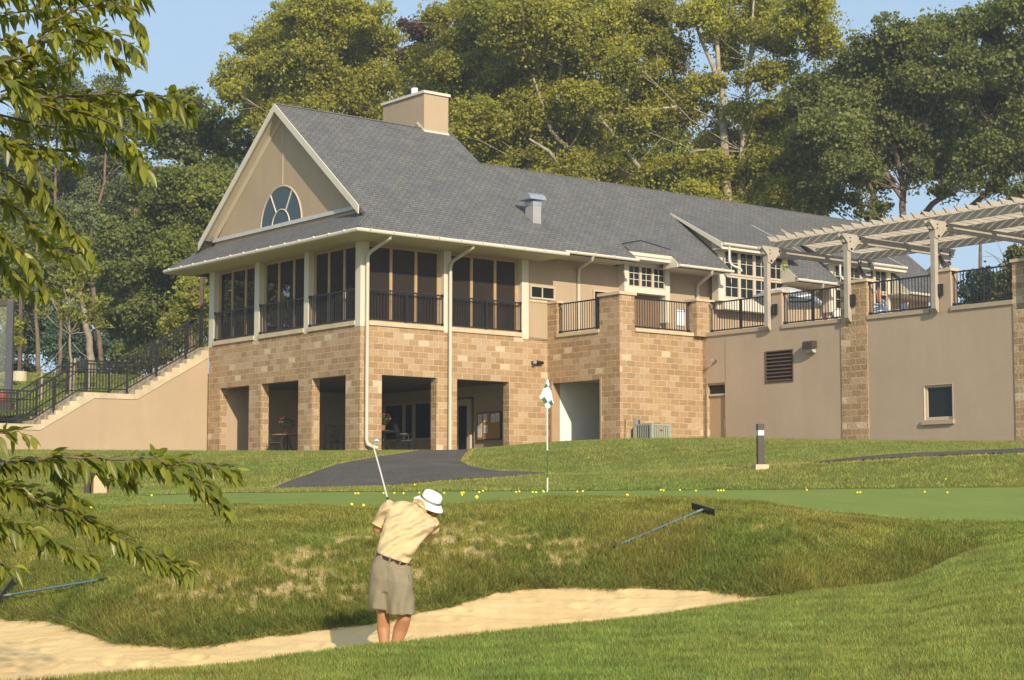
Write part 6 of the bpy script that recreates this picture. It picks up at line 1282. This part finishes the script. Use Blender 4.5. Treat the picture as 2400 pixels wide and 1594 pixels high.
def rake(label, head, tip, hdir, loc_z=.03):
    h = Vector(head); t = thing('bunker_rake', label, 'rake', tuple(h)); e = Vector(tip)-h; hd = Vector(hdir).normalized()
    b = MB(); b.tube([e*.06, e*.93], .013, 8); b.build('handle', M('blue_grey_handle', (.09, .17, .22), .45, spec=.5), t, smooth=True); b = MB(); b.tube([e*.93, e], .016, 8); b.build('grip', BLACK, t)
    b = MB(); b.tube([Vector((0, 0, 0)), e*.08], .017, 8); b.build('ferrule', GALV, t); up = hd.cross(e.normalized()).normalized(); up = up if up.z > 0 else -up
    b = MB(); b.slab([hd*-.30+up*-.045, hd*.30+up*-.045, hd*.30+up*.05, hd*-.30+up*.05], e.normalized()*.02)
    b.build('rake_head', BLACK, t); b = MB()
    for i in range(15): c = hd*(-.28+i*.04)-up*.04; b.bar(c, c-up*.06-e.normalized()*.03, .012, .012)
    b.build('tines', BLACK, t); return t
def gp(x, y, Y0, Y1, dz=.05):
    for Y in np.arange(Y0, Y1, .02):
        p_ = ad(x, y, Y)
        if hgt(p_.x, p_.y)[0]+dz >= p_.z: return p_
    return ad(x, y, (Y0+Y1)/2)
hh = gp(1622, 1174, 20, 28, .07); hd0, hd1 = gp(1593, 1167, 20, 28, .07), gp(1652, 1184, 20, 28, .07)
rake('bunker rake with a blue grey handle lying down the bank, right of the golfer', hh, gp(1415, 1261, 20, 27, .07), hd1-hd0)
h2 = gp(8, 1374, 20, 27, .06); rake('bunker rake lying in the grass at the far left edge', h2, gp(246, 1334, 20, 27, .04), (.12, .5, .35))
q = ad(231, 1143, 37); gz_ = float(hgt(q.x, q.y)[0]); bn = thing('litter_bin', 'square litter bin with a pebbled panel between brown posts, under the cherry bough', 'litter bin', (q.x, q.y, gz_+.02), rz=.2)
b = MB(); b.box(-.14, .14, -.12, .12, 0, .42); b.build('panel', M('pebble_panel', (.55, .42, .26), .95, .2, 40, .01, 60), bn)
for s_ in (-.155, .155): b = MB(); b.box(s_-.02, s_+.02, -.14, .14, 0, .46); b.build('post', M('red_brown_wood', (.16, .07, .04), .8), bn)
b = MB(); b.box(-.18, .18, -.15, .15, .46, .50); b.build('lid', BRONZE, bn)
q = ad(204, 1142, 37.3); b2_ = thing('short_post', 'short dark post directly left of the litter bin', 'post', (q.x, q.y, float(hgt(q.x, q.y)[0])+.02)); b = MB(); b.box(-.08, .08, -.08, .08, 0, .40); b.build('shaft', BRONZE, b2_); b = MB(); b.box(-.09, .09, -.09, .09, .40, .44); b.build('cap', BLACK, b2_)

# ------------------------------------------------------------------ LEFT BACKGROUND: framed net, lamp posts, stakes
q = ad(20, 905, 65); nf = thing('framed_net', 'tall dark framed net screen cut by the left edge behind the stair railing', 'screen', (q.x, q.y, q.z-.6))
b = MB(); b.box(-.12, .12, -.1, .1, 0, 4.0); b.build('frame_post', M('slate_grey_paint', (.075, .075, .085), .5), nf); b = MB(); b.box(-4, -.13, -.08, .08, 3.82, 4.0); b.build('frame_rail', BRONZE, nf)
m, n, out = new_mat('pale_net'); tr_ = n.nodes.new('ShaderNodeBsdfTransparent'); df = n.nodes.new('ShaderNodeBsdfDiffuse'); df.inputs[0].default_value = (.42, .45, .40, 1); mx = n.nodes.new('ShaderNodeMixShader'); mx.inputs[0].default_value = .13; n.links.new(tr_.outputs[0], mx.inputs[1]); n.links.new(df.outputs[0], mx.inputs[2]); n.links.new(mx.outputs[0], out.inputs[0])
b = MB(); b.box(-4, -.13, -.004, .004, .2, 3.82); b.build('net', m, nf)
oc = thing('drinks_cooler', 'orange drinks cooler on a dark stand behind the lower stair railing', 'cooler', tuple(ad(2, 955, 63)))
b = MB(); b.lathe([(.16, .42), (.18, .46), (.18, .78), (.16, .82)], 18); b.build('cooler', M('orange_plastic', (.38, .09, .03), .5), oc, smooth=True); b = MB(); b.box(-.22, .42, -.2, .2, -.3, .41); b.build('stand', BRONZE, oc)
def lamp(label, x, yb, yt, Y, foot=True, head=True):
    a, c = ad(x, yb, Y), ad(x, yt, Y); t = thing('lamp_post', label, 'lamp post', tuple(a)); h = (c-a).z
    b = MB(); b.box(-.07, .07, -.07, .07, 0, h); b.build('pole', M('brown_lamp_paint', (.10, .065, .05), .6), t)
    if foot: b = MB(); b.lathe([(.30, -.35), (.30, .2)], 18); b.build('footing', CONC, t); b = MB(); b.box(-.15, .15, -.15, .15, .2, .24); b.build('base_plate', BRONZE, t)
    if head: b = MB(); b.box(.07, .85, -.18, .18, h-.22, h+.02); b.build('lamp_head', BRONZE, t)
lamp('brown square lamp post on a round concrete footing, left of the stairs', 45, 868, 660, 72)
lamp('brown post rising behind the stair rails to the eave of the porch corner', 463, 815, 620, 70, foot=False, head=False)
def stake(label, x, y0, y1, Y=66):
    a, c = ad(x, y0, Y), ad(x, y1, Y); t = thing('tree_stake', label, 'stake', tuple(a)); b = MB(); b.tube([(0, 0, 0), (0, 0, (c-a).z)], .05, 8); b.build('stake', BARKP, t); return a, c
stake('pale wooden tree stake left of the sapling', 95, 925, 855); stake('pale wooden tree stake just right of the sapling trunk', 171, 925, 827); stake('pale wooden tree stake farthest right, in front of the leaning trunk', 206, 900, 820)
for lab, p0_, p1_ in (('guy rope from the sapling to the left stake', (95, 857), (152, 790)), ('guy rope from the sapling to the right stake', (167, 790), (205, 826))):
    a, c = ad(*p0_, 66), ad(*p1_, 66); b = MB(); mid = a.lerp(c, .5)+Vector((0, 0, -.08)); b.tube([Vector((0, 0, 0)), mid-a, c-a], .009, 5); o = b.build('guy_rope', PERG, None); o.location = a; tag(o, lab, 'rope')

# ------------------------------------------------------------------ every separate piece of a repeated trim is a part of its own
def split_loose(o):
    import bmesh
    me = o.data; bm = bmesh.new(); bm.from_mesh(me); bm.verts.ensure_lookup_table(); seen = set(); isl = []
    for v in bm.verts:
        if v.index in seen: continue
        st_ = [v]; seen.add(v.index); cur = {v.index}
        while st_:
            a = st_.pop()
            for e in a.link_edges:
                w_ = e.other_vert(a)
                if w_.index not in seen: seen.add(w_.index); cur.add(w_.index); st_.append(w_)
        isl.append(cur)
    bm.free()
    if len(isl) < 2: return
    for i, cur in enumerate(isl[1:]+isl[:1]):
        nb = bmesh.new(); nb.from_mesh(me); nb.verts.ensure_lookup_table(); bmesh.ops.delete(nb, geom=[v for v in nb.verts if v.index not in cur], context='VERTS')
        m2 = bpy.data.meshes.new(o.name.split('.')[0]); nb.to_mesh(m2); nb.free()
        for q in me.materials: m2.materials.append(q)
        if i == len(isl)-1: o.data = m2
        else:
            c = bpy.data.objects.new(o.name.split('.')[0], m2); col.objects.link(c); c.parent = o.parent
for nm in ('door_jamb', 'wall_cap', 'ridge_cap', 'eave_soffit', 'eave_cheek', 'fascia', 'bay_trim', 'porch_sill', 'rake_board', 'dormer_cheek', 'wall_trim', 'bolt', 'belt_loop', 'rake_soffit', 'chimney_flashing', 'white_wall', 'bay_crown', 'flashing', 'gutter_strap'):
    for o in [o for o in bpy.data.objects if o.type == 'MESH' and o.name.split('.')[0] == nm]: split_loose(o)

# ------------------------------------------------------------------ haze in the summer air
m, n, out = new_mat('summer_haze'); pv = n.nodes.new('ShaderNodeVolumePrincipled'); pv.inputs['Color'].default_value = (.86, .90, .96, 1); pv.inputs['Density'].default_value = .0007; pv.inputs['Anisotropy'].default_value = .2; n.links.new(pv.outputs[0], out.inputs['Volume'])
b = MB(); b.box(-200, 200, -50, 260, -3.8, 45); hz_ = b.build('haze', m); hz_['kind'] = 'stuff'
